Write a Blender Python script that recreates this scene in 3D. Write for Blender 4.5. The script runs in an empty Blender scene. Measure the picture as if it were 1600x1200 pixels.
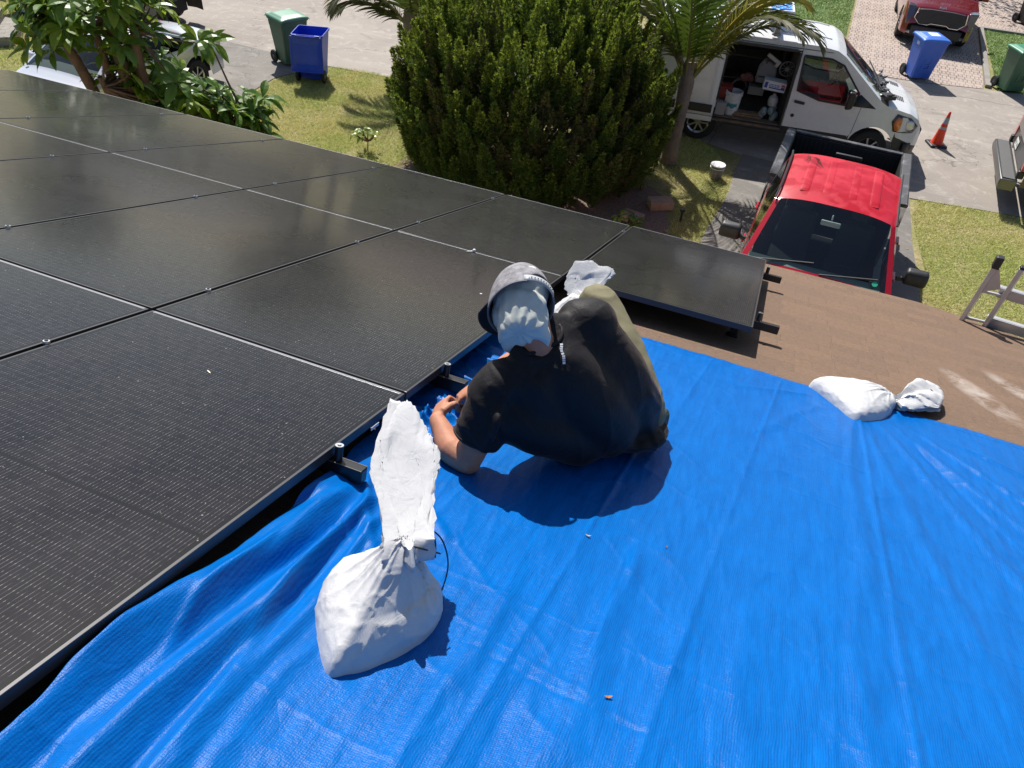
FASTTEST=False
import bpy, bmesh, math, random
import numpy as np
from mathutils import Vector, Matrix
from mathutils.geometry import tessellate_polygon
C = bpy.context.scene.collection
sc = bpy.context.scene
R_ = math.radians
# ---------------------------------------------------------------- camera
cam = bpy.data.cameras.new('camera'); camo = bpy.data.objects.new('camera', cam); C.objects.link(camo)
cam.sensor_width = 36.0; cam.lens = 1178.6/1600*36; cam.clip_start = .05; cam.clip_end = 2000
_R = Matrix(((.92531932, .37402218, .06238238), (-.29220757, .59850033, .74593036), (.24165863, -.70845238, .66309603))).transposed().to_4x4()
camo.matrix_world = Matrix.Translation((1.00407, -5.73242, 6.28887)) @ _R
sc.camera = camo
# ---------------------------------------------------------------- sky and sun
SUN = Vector((-.382, .544, .747)).normalized()
w = bpy.data.worlds.new('World'); sc.world = w; w.use_nodes = True
_nt = w.node_tree; _s = _nt.nodes.new('ShaderNodeTexSky'); _s.sky_type = 'NISHITA'; _s.sun_disc = False
_s.sun_elevation = math.asin(SUN.z); _s.sun_rotation = math.atan2(SUN.x, SUN.y)
_s.air_density = 1.0; _s.dust_density = 1.2
_bg = _nt.nodes['Background']; _nt.links.new(_s.outputs[0], _bg.inputs[0]); _bg.inputs[1].default_value = .075
sl = bpy.data.lights.new('sun', 'SUN'); sl.energy = 4.9; sl.angle = R_(.53); sl.color = (1, .955, .89)
so = bpy.data.objects.new('sun', sl); C.objects.link(so); so.rotation_euler = SUN.to_track_quat('Z', 'Y').to_euler(); so.location = (0, 0, 30)
sc.view_settings.view_transform = 'Standard'; sc.view_settings.look = 'None'; sc.view_settings.exposure = .5; sc.view_settings.gamma = 1
sc.render.engine = 'CYCLES'; sc.cycles.use_denoising = True; sc.cycles.max_bounces = 8; sc.cycles.transparent_max_bounces = 12
sc.cycles.sample_clamp_indirect = 6; sc.cycles.caustics_reflective = False; sc.cycles.caustics_refractive = False
# ---------------------------------------------------------------- materials
def _setup(name):
    m = bpy.data.materials.new(name); m.use_nodes = True
    nt = m.node_tree; b = nt.nodes['Principled BSDF']
    return m, nt, b
def nd(nt, t, **k):
    n = nt.nodes.new(t)
    for a, v in k.items():
        if a.startswith('i_'):
            n.inputs[a[2:]].default_value = v
        else: setattr(n, a, v)
    return n
def mth(nt, op, a, b=None, c=None, clamp=False):
    n = nt.nodes.new('ShaderNodeMath'); n.operation = op; n.use_clamp = clamp
    for i, x in enumerate((a, b, c)):
        if x is None: continue
        if isinstance(x, (int, float)): n.inputs[i].default_value = x
        else: nt.links.new(x, n.inputs[i])
    return n.outputs[0]
def mixc(nt, fac, a, b, typ='MIX'):
    n = nt.nodes.new('ShaderNodeMix'); n.data_type = 'RGBA'; n.blend_type = typ
    for i, x in ((0, fac), (6, a), (7, b)):
        if isinstance(x, (int, float)): n.inputs[i].default_value = x
        elif isinstance(x, tuple): n.inputs[i].default_value = (*x[:3], 1)
        else: nt.links.new(x, n.inputs[i])
    return n.outputs[2]
def ramp(nt, x, p0, p1):
    n = nt.nodes.new('ShaderNodeMapRange'); n.inputs[1].default_value = p0; n.inputs[2].default_value = p1; n.clamp = True
    nt.links.new(x, n.inputs[0]); return n.outputs[0]
def coords(nt, kind='Object'):
    return nt.nodes.new('ShaderNodeTexCoord').outputs[kind]
def noise(nt, vec, scale, detail=3, rough=.55, dist=0, sc3=None):
    if sc3:
        mp = nt.nodes.new('ShaderNodeMapping'); mp.inputs['Scale'].default_value = sc3; nt.links.new(vec, mp.inputs[0]); vec = mp.outputs[0]
    n = nt.nodes.new('ShaderNodeTexNoise'); n.inputs['Scale'].default_value = scale; n.inputs['Detail'].default_value = detail
    n.inputs['Roughness'].default_value = rough; n.inputs['Distortion'].default_value = dist
    nt.links.new(vec, n.inputs['Vector']); return n.outputs['Fac']
def bump(nt, b, h, strength, dist=.01, prev=None):
    n = nt.nodes.new('ShaderNodeBump'); n.inputs['Strength'].default_value = strength; n.inputs['Distance'].default_value = dist
    nt.links.new(h, n.inputs['Height'])
    if prev: nt.links.new(prev, n.inputs['Normal'])
    if b: nt.links.new(n.outputs[0], b.inputs['Normal'])
    return n.outputs[0]
def pm(name, col, rough=.5, metal=0., col2=None, vs=4, vlo=.35, vhi=.65, bmp=None, coat=0, spec=.5, rvar=0, sss=0, sheen=0):
    """plain surface: base colour, optional blotchy second colour, optional bump (scale, strength, distance)"""
    m, nt, b = _setup(name); co = coords(nt)
    b.inputs['Base Color'].default_value = (*col, 1); b.inputs['Roughness'].default_value = rough; b.inputs['Metallic'].default_value = metal
    b.inputs['Specular IOR Level'].default_value = spec; b.inputs['Coat Weight'].default_value = coat; b.inputs['Coat Roughness'].default_value = .06
    if sheen: b.inputs['Sheen Weight'].default_value = sheen
    if sss: b.inputs['Subsurface Weight'].default_value = sss; b.inputs['Subsurface Radius'].default_value = (.01, .004, .002)
    if col2:
        n = noise(nt, co, vs, 5, .6); nt.links.new(mixc(nt, ramp(nt, n, vlo, vhi), col, col2), b.inputs['Base Color'])
    if rvar:
        n = noise(nt, co, vs*2.3, 4); nt.links.new(mth(nt, 'ADD', mth(nt, 'MULTIPLY', n, rvar), rough-rvar/2), b.inputs['Roughness'])
    if bmp: bump(nt, b, noise(nt, co, bmp[0], 4), bmp[1], bmp[2])
    return m
def glass_mat(name, tint=(.55, .62, .6), rough=.02, ior=1.5):
    m, nt, b = _setup(name); nt.nodes.remove(b); out = nt.nodes['Material Output']
    t = nd(nt, 'ShaderNodeBsdfTransparent'); t.inputs[0].default_value = (*tint, 1)
    g = nd(nt, 'ShaderNodeBsdfGlossy'); g.inputs['Roughness'].default_value = rough
    ge = nd(nt, 'ShaderNodeNewGeometry'); dt = nd(nt, 'ShaderNodeVectorMath', operation='DOT_PRODUCT'); nt.links.new(ge.outputs['Normal'], dt.inputs[0]); nt.links.new(ge.outputs['Incoming'], dt.inputs[1]); f0 = ((ior-1)/(ior+1))**2
    fr = mth(nt, 'ADD', f0, mth(nt, 'MULTIPLY', mth(nt, 'POWER', mth(nt, 'SUBTRACT', 1., mth(nt, 'ABSOLUTE', dt.outputs['Value'])), 5.), 1-f0))
    mx = nd(nt, 'ShaderNodeMixShader'); nt.links.new(fr, mx.inputs[0]); nt.links.new(t.outputs[0], mx.inputs[1]); nt.links.new(g.outputs[0], mx.inputs[2])
    nt.links.new(mx.outputs[0], out.inputs[0]); return m
# ---------------------------------------------------------------- mesh helpers
class MB:
    def __init__(s): s.v = []; s.f = []; s.m = []
    def add(s, vs, fs, mi=0, M=None):
        o = len(s.v)
        if M is not None: vs = [M @ Vector(v) for v in vs]
        s.v.extend([tuple(v) for v in vs]); s.f.extend([tuple(i+o for i in f) for f in fs]); s.m.extend([mi]*len(fs)); return s
    def box(s, c, d, mi=0, M=None, rz=0, taper=1, tilt=None):
        x, y, z = d[0]/2, d[1]/2, d[2]/2
        vs = [Vector((a*x*(taper if e > 0 else 1), b*y*(taper if e > 0 else 1), e*z)) for e in (-1, 1) for a, b in ((-1, -1), (1, -1), (1, 1), (-1, 1))]
        R = Matrix.Rotation(rz, 4, 'Z') if tilt is None else tilt
        vs = [R @ v + Vector(c) for v in vs]
        return s.add(vs, [(3, 2, 1, 0), (4, 5, 6, 7), (0, 1, 5, 4), (1, 2, 6, 5), (2, 3, 7, 6), (3, 0, 4, 7)], mi, M)
    def bar(s, p0, p1, w_, h_, mi=0, M=None, up=(0, 0, 1)):
        p0 = Vector(p0); p1 = Vector(p1); d = (p1-p0).normalized(); u = Vector(up); a = d.cross(u)
        if a.length < 1e-4: a = d.cross(Vector((1, 0, 0)))
        a.normalize(); b = a.cross(d)
        vs = [p+a*i*w_/2+b*j*h_/2 for p in (p0, p1) for i, j in ((-1, -1), (1, -1), (1, 1), (-1, 1))]
        return s.add(vs, [(0, 1, 2, 3), (7, 6, 5, 4), (1, 0, 4, 5), (2, 1, 5, 6), (3, 2, 6, 7), (0, 3, 7, 4)], mi, M)
    def tube(s, pts, rs, n=10, mi=0, M=None, cap=True, squash=None):
        pts = [Vector(p) for p in pts]; k = len(pts)
        if isinstance(rs, (int, float)): rs = [rs]*k
        vs = []; a = None
        for i, p in enumerate(pts):
            d = (pts[min(i+1, k-1)]-pts[max(i-1, 0)]).normalized()
            if a is None:
                a = d.orthogonal().normalized()
            a = (a-d*a.dot(d)); a = a.normalized() if a.length > 1e-6 else d.orthogonal().normalized()
            b = d.cross(a)
            for j in range(n):
                t = 2*math.pi*j/n; vs.append(p+(a*math.cos(t)+b*math.sin(t))*rs[i])
        fs = [(i*n+j, i*n+(j+1) % n, (i+1)*n+(j+1) % n, (i+1)*n+j) for i in range(k-1) for j in range(n)]
        if cap: fs += [tuple(reversed(range(n))), tuple((k-1)*n+j for j in range(n))]
        return s.add(vs, fs, mi, M)
    def lathe(s, prof, n=24, mi=0, M=None, c=(0, 0, 0), axis='Z'):
        vs = []
        for r, z in prof:
            for j in range(n):
                t = 2*math.pi*j/n; p = (r*math.cos(t), r*math.sin(t), z)
                if axis == 'Y': p = (p[0], p[2], p[1])
                if axis == 'X': p = (p[2], p[0], p[1])
                vs.append((p[0]+c[0], p[1]+c[1], p[2]+c[2]))
        k = len(prof); fs = [(i*n+j, i*n+(j+1) % n, (i+1)*n+(j+1) % n, (i+1)*n+j) for i in range(k-1) for j in range(n)]
        return s.add(vs, fs, mi, M)
    def ball(s, c, r, n=12, mi=0, M=None, R=None):
        r = (r, r, r) if isinstance(r, (int, float)) else r; vs = []; c = Vector(c)
        for i in range(n//2+1):
            th = math.pi*i/(n//2)
            for j in range(n):
                t = 2*math.pi*j/n; p = Vector((r[0]*math.sin(th)*math.cos(t), r[1]*math.sin(th)*math.sin(t), r[2]*math.cos(th)))
                vs.append((R @ p if R else p)+c)
        fs = [(i*n+j, (i+1)*n+j, (i+1)*n+(j+1) % n, i*n+(j+1) % n) for i in range(n//2) for j in range(n)]
        return s.add(vs, fs, mi, M)
    def prism(s, poly, ax, a0, a1, mi=0, M=None):
        """extrude a 2-D polygon; ax = axis of extrusion, poly gives the two others in order"""
        def P(p, a): return {'X': (a, p[0], p[1]), 'Y': (p[0], a, p[1]), 'Z': (p[0], p[1], a)}[ax]
        n = len(poly); vs = [P(p, a0) for p in poly]+[P(p, a1) for p in poly]
        tr = tessellate_polygon([[Vector((*p, 0)) for p in poly]])
        fs = [tuple(t) for t in tr]+[tuple(n+i for i in reversed(t)) for t in tr]+[(i, (i+1) % n, n+(i+1) % n, n+i) for i in range(n)]
        return s.add(vs, fs, mi, M)
    def grid(s, fn, nu, nv, mi=0, M=None, keep=None):
        vs = [fn(i/nu, j/nv) for j in range(nv+1) for i in range(nu+1)]
        fs = [(j*(nu+1)+i, j*(nu+1)+i+1, (j+1)*(nu+1)+i+1, (j+1)*(nu+1)+i) for j in range(nv) for i in range(nu) if keep is None or keep((i+.5)/nu, (j+.5)/nv)]
        return s.add(vs, fs, mi, M)
    def build(s, name, mats, parent=None, smooth=True, angle=38, bev=0, fix=True, seg=2, thick=0):
        me = bpy.data.meshes.new(name); me.from_pydata(s.v, [], s.f)
        for m in (mats if isinstance(mats, (list, tuple)) else [mats]): me.materials.append(m)
        me.polygons.foreach_set('material_index', s.m)
        if fix:
            bm = bmesh.new(); bm.from_mesh(me); bmesh.ops.remove_doubles(bm, verts=bm.verts, dist=1e-5); bmesh.ops.recalc_face_normals(bm, faces=bm.faces); bm.to_mesh(me); bm.free()
        if smooth:
            me.polygons.foreach_set('use_smooth', [True]*len(me.polygons)); me.set_sharp_from_angle(angle=R_(angle))
        me.update()
        o = bpy.data.objects.new(name, me); C.objects.link(o)
        if parent: o.parent = parent
        if thick:
            md = o.modifiers.new('s', 'SOLIDIFY'); md.thickness = thick; md.offset = 0
        if bev:
            md = o.modifiers.new('b', 'BEVEL'); md.width = bev; md.segments = seg; md.limit_method = 'ANGLE'; md.angle_limit = R_(35)
        return o
def tag(o, label=None, cat=None, group=None, kind=None):
    if label: o['label'] = label
    if cat: o['category'] = cat
    if group: o['group'] = group
    if kind: o['kind'] = kind
    return o
def thing(name, label, cat, M=None, group=None):
    o = bpy.data.objects.new(name, None); C.objects.link(o); o.empty_display_size = .3
    if M is not None: o.matrix_world = M
    return tag(o, label, cat, group)
def struct(name, mb, m, **k): return tag(mb.build(name, m, **k), kind='structure')
def copy_tree(o, parent=None):
    c = o.copy(); C.objects.link(c)
    if parent: c.parent = parent
    for ch in list(o.children): copy_tree(ch, c)
    return c
def place(x, y, z=0, rz=0, s=1): return Matrix.Translation((x, y, z)) @ Matrix.Rotation(rz, 4, 'Z') @ Matrix.Scale(s, 4)
def npmesh(name, V, F, mats, parent=None, mi=None, smooth=False):
    V = np.asarray(V, np.float32); F = np.asarray(F, np.int32); k = F.shape[1]
    me = bpy.data.meshes.new(name); me.vertices.add(len(V)); me.vertices.foreach_set('co', V.ravel())
    me.loops.add(F.size); me.loops.foreach_set('vertex_index', F.ravel())
    me.polygons.add(len(F)); me.polygons.foreach_set('loop_start', np.arange(0, F.size, k, dtype=np.int32)); me.polygons.foreach_set('loop_total', np.full(len(F), k, np.int32))
    for m in (mats if isinstance(mats, (list, tuple)) else [mats]): me.materials.append(m)
    if mi is not None: me.polygons.foreach_set('material_index', np.asarray(mi, np.int32))
    if smooth: me.polygons.foreach_set('use_smooth', [True]*len(F))
    me.update(calc_edges=True); me.validate()
    o = bpy.data.objects.new(name, me); C.objects.link(o)
    if parent: o.parent = parent
    return o
# value noise in numpy
def vnoise(P, seed=0):
    P = np.asarray(P, float); D = P.shape[1]; I = np.floor(P).astype(np.int64); Fr = P-I; Fr = Fr*Fr*(3-2*Fr); out = 0
    for c in range(2**D):
        h = np.full(len(P), seed*7919+13, np.int64); w_ = 1.0
        for d in range(D):
            b = (c >> d) & 1; h = (h*31 + (I[:, d]+b)*(73856093, 19349663, 83492791)[d]) & 0x7fffffff; w_ = w_*(Fr[:, d] if b else 1-Fr[:, d])
        h = (h ^ (h >> 13))*1274126177 & 0x7fffffff; h = h ^ (h >> 16); out = out+w_*((h & 0xffff)/65535.)
    return out*2-1
def fbm(P, oct=3, seed=0):
    P = np.asarray(P, float); o = 0; a = 1
    for k in range(oct): o = o+a*vnoise(P*2**k, seed+k); a *= .5
    return o
def remesh(mb, name, mats, parent, vox=.01, smooth_it=6, disp=None, fac=.5):
    """one continuous skin over overlapping solids"""
    me = bpy.data.meshes.new('t'); me.from_pydata(mb.v, [], mb.f); o = bpy.data.objects.new('t', me); C.objects.link(o)
    m = o.modifiers.new('r', 'REMESH'); m.mode = 'VOXEL'; m.voxel_size = vox; m.use_smooth_shade = True
    m = o.modifiers.new('s', 'SMOOTH'); m.factor = fac; m.iterations = smooth_it
    dg = bpy.context.evaluated_depsgraph_get(); dg.update(); ev = o.evaluated_get(dg); me2 = bpy.data.meshes.new_from_object(ev)
    C.objects.unlink(o); bpy.data.objects.remove(o); me2.materials.clear()
    for x in (mats if isinstance(mats, (list, tuple)) else [mats]): me2.materials.append(x)
    n = len(me2.vertices); V = np.zeros(n*3, np.float32); me2.vertices.foreach_get('co', V); V = V.reshape(-1, 3)
    if disp:
        N = np.zeros(n*3, np.float32); me2.vertices.foreach_get('normal', N); V = V+N.reshape(-1, 3)*disp(V)[:, None]; me2.vertices.foreach_set('co', V.astype(np.float32).ravel())
    me2.polygons.foreach_set('use_smooth', [True]*len(me2.polygons)); me2.update(); me2.name = name
    o = bpy.data.objects.new(name, me2); C.objects.link(o)
    if parent: o.parent = parent
    return o, V
# roof frame: x along the eave, y down the slope, z off the shingles; origin at the lower right corner of the solar array
_p = R_(18.4)
RM = Matrix.Translation((0, 0, 3.1)) @ Matrix(((1, 0, 0, 0), (0, math.cos(_p), math.sin(_p), 0), (0, -math.sin(_p), math.cos(_p), 0), (0, 0, 0, 1))) @ Matrix.Translation((0, 0, -.16))
def RW(x, y, z=0): return RM @ Vector((x, y, z))
# ================================================================ GROUND, STREET, DRIVEWAYS
def flat(poly, z, th=None):
    mb = MB(); tr = tessellate_polygon([[Vector((*p, 0)) for p in poly]]); return mb.add([(p[0], p[1], z) for p in poly], [tuple(t) for t in tr])
m_soil, nt, b = _setup('lawn_soil'); co = coords(nt)
n1 = noise(nt, co, .9, 5, .65); n2 = noise(nt, co, 14, 6, .7)
c1 = mixc(nt, ramp(nt, n1, .38, .62), (.27, .27, .08), (.44, .35, .20)); c2 = mixc(nt, ramp(nt, n2, .3, .75), c1, (.15, .15, .05))
nt.links.new(c2, b.inputs['Base Color']); b.inputs['Roughness'].default_value = .95; bump(nt, b, n2, .8, .04)
struct('ground', flat([(-400, -300), (400, -300), (400, 500), (-400, 500)], -.012), m_soil)
def paving(name, base, dark, lite, crack=True, rough=.85):
    m, nt, b = _setup(name); co = coords(nt)
    a = noise(nt, co, .35, 5, .6, .4); g = noise(nt, co, 45, 5, .8); s_ = noise(nt, co, 3.2, 6, .7, .8)
    c = mixc(nt, ramp(nt, a, .35, .65), base, dark); c = mixc(nt, ramp(nt, s_, .52, .78), c, lite); c = mixc(nt, mth(nt, 'MULTIPLY', ramp(nt, g, .35, .7), .45), c, dark)
    st = noise(nt, co, 1.0, 4, .6, 1.2, sc3=(.25, 2.2, 1)); c = mixc(nt, mth(nt, 'MULTIPLY', ramp(nt, st, .55, .7), .25), c, lite)
    sp = nd(nt, 'ShaderNodeTexVoronoi', i_Scale=38.); nt.links.new(co, sp.inputs['Vector'])
    c = mixc(nt, mth(nt, 'MULTIPLY', mth(nt, 'LESS_THAN', sp.outputs['Distance'], .17), .55), c, lite)
    if crack:
        v = nd(nt, 'ShaderNodeTexVoronoi', feature='DISTANCE_TO_EDGE', i_Scale=.23); mp = noise(nt, co, 2.5, 4)
        mm = nd(nt, 'ShaderNodeVectorMath', operation='ADD'); nt.links.new(co, mm.inputs[0]); nt.links.new(mp, mm.inputs[1]); nt.links.new(mm.outputs[0], v.inputs['Vector'])
        c = mixc(nt, mth(nt, 'MULTIPLY', mth(nt, 'LESS_THAN', v.outputs['Distance'], .0022), .6), c, tuple(x*.35 for x in dark))
    oil = noise(nt, co, .9, 3, .5, 1.5); c = mixc(nt, mth(nt, 'MULTIPLY', ramp(nt, oil, .62, .70), .35), c, tuple(x*.45 for x in dark))
    nt.links.new(c, b.inputs['Base Color']); b.inputs['Roughness'].default_value = rough; b.inputs['Specular IOR Level'].default_value = .3
    bump(nt, b, g, .5, .006); return m
m_street = paving('street_concrete', (.35, .31, .27), (.25, .22, .195), (.48, .44, .39))
m_drive = paving('old_asphalt', (.23, .212, .19), (.15, .14, .13), (.35, .33, .30))
m_walk = paving('apron_concrete', (.30, .28, .25), (.21, .2, .18), (.40, .38, .34))
struct('street', flat([(-60, 9.4), (-11.2, 9.25), (-9.2, 9.3), (-7.7, 9.42), (-3, 9.75), (-.9, 9.75), (.3, 9.35), (3.4, 9.1), (5.2, 9.35), (12, 9.6), (60, 9.7), (60, 16.9), (6.5, 16.75), (5.2, 16.5), (3.7, 16.1), (1.8, 15.95), (-2, 16.1), (-8, 17.6), (-60, 17.6)], 0.0), m_street)
struct('driveway', flat([(.12, .3), (3.55, .3), (3.62, 5.5), (3.5, 7.3), (3.45, 9.15), (.28, 9.45), (.26, 8.5), (.31, 7.7), (.28, 6.9), (.2, 6.1)], .004), m_drive)
d2 = flat([(-14.2, .3), (-9.95, .3), (-9.7, 6.9), (-9.78, 8.1), (-9.55, 8.6), (-9.15, 9.3), (-13.8, 9.5), (-14.0, 5)], .004)
struct('side_driveway', d2, m_drive)
# block pavers across the street, laid in a basket bond
m_pav, nt, b = _setup('pink_pavers'); co = coords(nt)
br = nd(nt, 'ShaderNodeTexBrick', i_Scale=1.0); nt.links.new(co, br.inputs['Vector'])
br.inputs['Brick Width'].default_value = .2; br.inputs['Row Height'].default_value = .2; br.inputs['Mortar Size'].default_value = .012; br.inputs['Mortar Smooth'].default_value = .2
br.inputs['Color1'].default_value = (.41, .32, .27, 1); br.inputs['Color2'].default_value = (.33, .265, .235, 1); br.inputs['Mortar'].default_value = (.10, .085, .075, 1); br.offset = .5; br.squash = .5; br.squash_frequency = 2
nz = noise(nt, co, 1.3, 4); cc = mixc(nt, mth(nt, 'MULTIPLY', ramp(nt, nz, .4, .7), .5), br.outputs['Color'], (.5, .42, .36))
nt.links.new(cc, b.inputs['Base Color']); b.inputs['Roughness'].default_value = .9; bump(nt, b, br.outputs['Fac'], -.6, .006)
pv = flat([(1.82, 40), (1.8, 20.9), (1.75, 15.98), (3.7, 16.12), (5.2, 16.52), (5.25, 17.2), (5.42, 22.4), (8.2, 22.9), (14, 23), (14, 40)], .006)
struct('paver_driveway', pv, m_pav)
kb = MB()
for a, c_ in (((5.32, 16.7), (5.5, 22.35)), ((5.5, 22.42), (14, 22.95))): kb.bar((*a, .03), (*c_, .03), .14, .07)
struct('kerb_strip', kb, m_walk, bev=.01)
# ---- grass blades on the lawns
m_grass, nt, b = _setup('grass_blades'); co = coords(nt, 'Object')
n1 = noise(nt, co, .55, 6, .7, .6); n2 = noise(nt, co, 32, 6, .85)
c1 = mixc(nt, ramp(nt, n1, .42, .66), (.31, .42, .065), (.64, .52, .25)); c1 = mixc(nt, ramp(nt, n2, .47, .57), c1, (.82, .80, .36))
geo_ = nd(nt, 'ShaderNodeObjectInfo')
nt.links.new(c1, b.inputs['Base Color']); b.inputs['Roughness'].default_value = .55; b.inputs['Specular IOR Level'].default_value = .3
tr_ = nd(nt, 'ShaderNodeBsdfTranslucent'); nt.links.new(c1, tr_.inputs[0]); mx_ = nd(nt, 'ShaderNodeMixShader'); mx_.inputs[0].default_value = .25; nt.links.new(b.outputs[0], mx_.inputs[1]); nt.links.new(tr_.outputs[0], mx_.inputs[2]); nt.links.new(mx_.outputs[0], nt.nodes['Material Output'].inputs[0])
def blades(name, polys, dens, h0, h1, wd, seed, label, mat):
    rng = np.random.default_rng(seed); P = []
    for poly in polys:
        pa = np.array(poly); lo = pa.min(0); hi = pa.max(0); n = int(dens*np.prod(hi-lo)); q = rng.uniform(lo, hi, (n, 2)); ins = np.zeros(n, bool)
        for i in range(len(pa)):
            a = pa[i]; c_ = pa[(i+1) % len(pa)]
            if a[1] == c_[1]: continue
            cond = ((a[1] > q[:, 1]) != (c_[1] > q[:, 1])) & (q[:, 0] < (c_[0]-a[0])*(q[:, 1]-a[1])/(c_[1]-a[1])+a[0]); ins ^= cond
        q = q[ins]; d = fbm(q*1.1, 3, 5)+.5*fbm(q*5, 2, 9); q = q[(d+rng.normal(0, .35, len(q))) > -.95]; P.append(q)
    P = np.concatenate(P); n = len(P); th = rng.uniform(0, 6.283, n); h = rng.uniform(h0, h1, n)*(1+.4*fbm(P*2.2, 2, 3)); ln = rng.uniform(.5, 2.2, n)*h; ph = rng.uniform(0, 6.283, n)
    w_ = wd*rng.uniform(.6, 1.3, n); dx, dy = np.cos(th)*w_, np.sin(th)*w_
    V = np.zeros((n, 3, 3)); V[:, 0] = np.stack([P[:, 0]-dx, P[:, 1]-dy, 0*h-.01], 1); V[:, 1] = np.stack([P[:, 0]+dx, P[:, 1]+dy, 0*h-.01], 1)
    V[:, 2] = np.stack([P[:, 0]+np.cos(ph)*ln, P[:, 1]+np.sin(ph)*ln, h], 1)
    o = npmesh(name, V.reshape(-1, 3), np.arange(n*3).reshape(-1, 3), mat); tag(o, label, 'grass', kind='stuff'); return o
lawnA = [(-9.62, 4.4), (-9.6, 6.9), (-9.75, 8.15), (-9.5, 8.55), (-9.1, 9.32), (-8.5, 9.45), (-7.7, 9.48), (-5.3, 9.58), (-5.3, 3.6), (-7.4, 3.6)]
lawnA2 = [(-2.2, 9.7), (-.9, 9.7), (-.5, 9.6), (.25, 8.5), (.29, 7.7), (.26, 6.9), (.18, 6.1), (.25, 5.2), (-.5, 4.8), (-.35, 6.2), (-.8, 7.3), (-2.2, 7.6)]
lawnB = [(3.55, 5.3), (3.7, 6.4), (3.58, 7.5), (3.5, 8.3), (3.6, 9.1), (4.1, 9.2), (5.3, 9.33), (7.5, 9.5), (7.5, 3), (5.0, 1.2), (3.6, 2.2)]
lawnL = [(-14.3, 4.0), (-14.2, 9.3), (-20, 9.3), (-20, 4.6)]
lawnC = [(5.55, 16.6), (6.5, 16.9), (9.5, 17), (9.5, 22.7), (5.6, 22.3)]; lawnD = [(1.7, 16.4), (1.75, 24), (-4, 24), (-4, 18.2), (-.5, 16.6)]
if not FASTTEST:
    blades('lawn_grass', [lawnA, lawnA2, lawnB], 3300, .02, .05, .0042, 1, 'short yellow green lawn grass beside the driveways', m_grass)
    blades('lawn_grass', [lawnL], 1200, .025, .055, .007, 2, 'patchy lawn grass left of the silver car', m_grass)
    m_g2 = pm('lush_grass', (.17, .32, .03), .55, col2=(.28, .38, .07), vs=3)
    blades('lawn_grass', [lawnC, lawnD], 1300, .03, .06, .008, 3, 'greener lawn grass across the street', m_g2)
# stand-ins for thick turf between blades
for nm, pl in (('lawn', lawnC), ('lawn', lawnD)):
    struct(nm, flat(pl, .003), pm('turf', (.06, .12, .02), .9, col2=(.11, .15, .04), vs=2))
rg_ = np.random.default_rng(77); L_ = []
for (x0, x1, y0, y1, n_) in ((.3, 3.5, 5.5, 9.5, 60), (-9, 8, 9.5, 16, 260), (2, 5.2, 16.2, 24, 60), (-5, .2, 4.8, 9.3, 160), (-13, -9.8, 6.5, 9.2, 40)):
    p = np.stack([rg_.uniform(x0, x1, n_), rg_.uniform(y0, y1, n_)], 1); a = rg_.uniform(0, 6.28, n_); s_ = rg_.uniform(.012, .035, n_)
    c_, d_ = np.stack([np.cos(a), np.sin(a)], 1)*s_[:, None], np.stack([-np.sin(a), np.cos(a)], 1)*s_[:, None]*.4; z = rg_.uniform(.012, .03, (n_, 1))
    L_.append(np.stack([np.hstack([p-c_, z]), np.hstack([p-d_, z+.006]), np.hstack([p+c_, z]), np.hstack([p+d_, z+.004])], 1))
L_ = np.concatenate(L_); o = npmesh('leaf_litter', L_.reshape(-1, 3), np.arange(len(L_)*4).reshape(-1, 4), pm('litter', (.22, .13, .06), .85, col2=(.42, .33, .16), vs=1.5)); tag(o, 'tiny fallen leaves scattered over the street and driveways', 'leaves', kind='stuff')
# mulch bed under the bush
struct('planting_bed', flat([(-.45, 4.6), (-.3, 5.6), (-.75, 6.9), (-1.6, 7.6), (-5.0, 8.0), (-5.5, 6.5), (-5.4, 4.3)], .0), pm('mulch', (.17, .115, .085), .95, col2=(.28, .2, .16), vs=22, bmp=(30, 1, .03)))
# ================================================================ HOUSE UNDER THE ARRAY
m_sh, nt, b = _setup('brown_shingles'); co = coords(nt)
mp = nd(nt, 'ShaderNodeMapping'); nt.links.new(co, mp.inputs[0])
br = nd(nt, 'ShaderNodeTexBrick', i_Scale=1.0); nt.links.new(co, br.inputs['Vector']); br.offset = .37; br.offset_frequency = 3; br.squash = .72; br.squash_frequency = 2
br.inputs['Brick Width'].default_value = .33; br.inputs['Row Height'].default_value = .135; br.inputs['Mortar Size'].default_value = .0022; br.inputs['Mortar Smooth'].default_value = .1
br.inputs['Color1'].default_value = (.185, .118, .078, 1); br.inputs['Color2'].default_value = (.13, .087, .060, 1); br.inputs['Mortar'].default_value = (.095, .068, .054, 1); br.inputs['Bias'].default_value = -.25
gr = noise(nt, co, 420, 2, .9); g2 = noise(nt, co, 1.1, 5, .6)
c = mixc(nt, mth(nt, 'MULTIPLY', ramp(nt, gr, .5, .68), .7), br.outputs['Color'], (.42, .29, .20)); c = mixc(nt, mth(nt, 'MULTIPLY', ramp(nt, gr, .47, .33), .6), c, (.05, .032, .026))
g3 = noise(nt, co, 55, 4, .75, sc3=(.6, 1, 1)); c = mixc(nt, mth(nt, 'MULTIPLY', ramp(nt, g3, .45, .7), .5), c, (.115, .08, .062)); c = mixc(nt, mth(nt, 'MULTIPLY', ramp(nt, g3, .5, .3), .35), c, (.30, .21, .15)); c = mixc(nt, mth(nt, 'MULTIPLY', ramp(nt, g2, .4, .7), .35), c, (.15, .105, .085))
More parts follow.
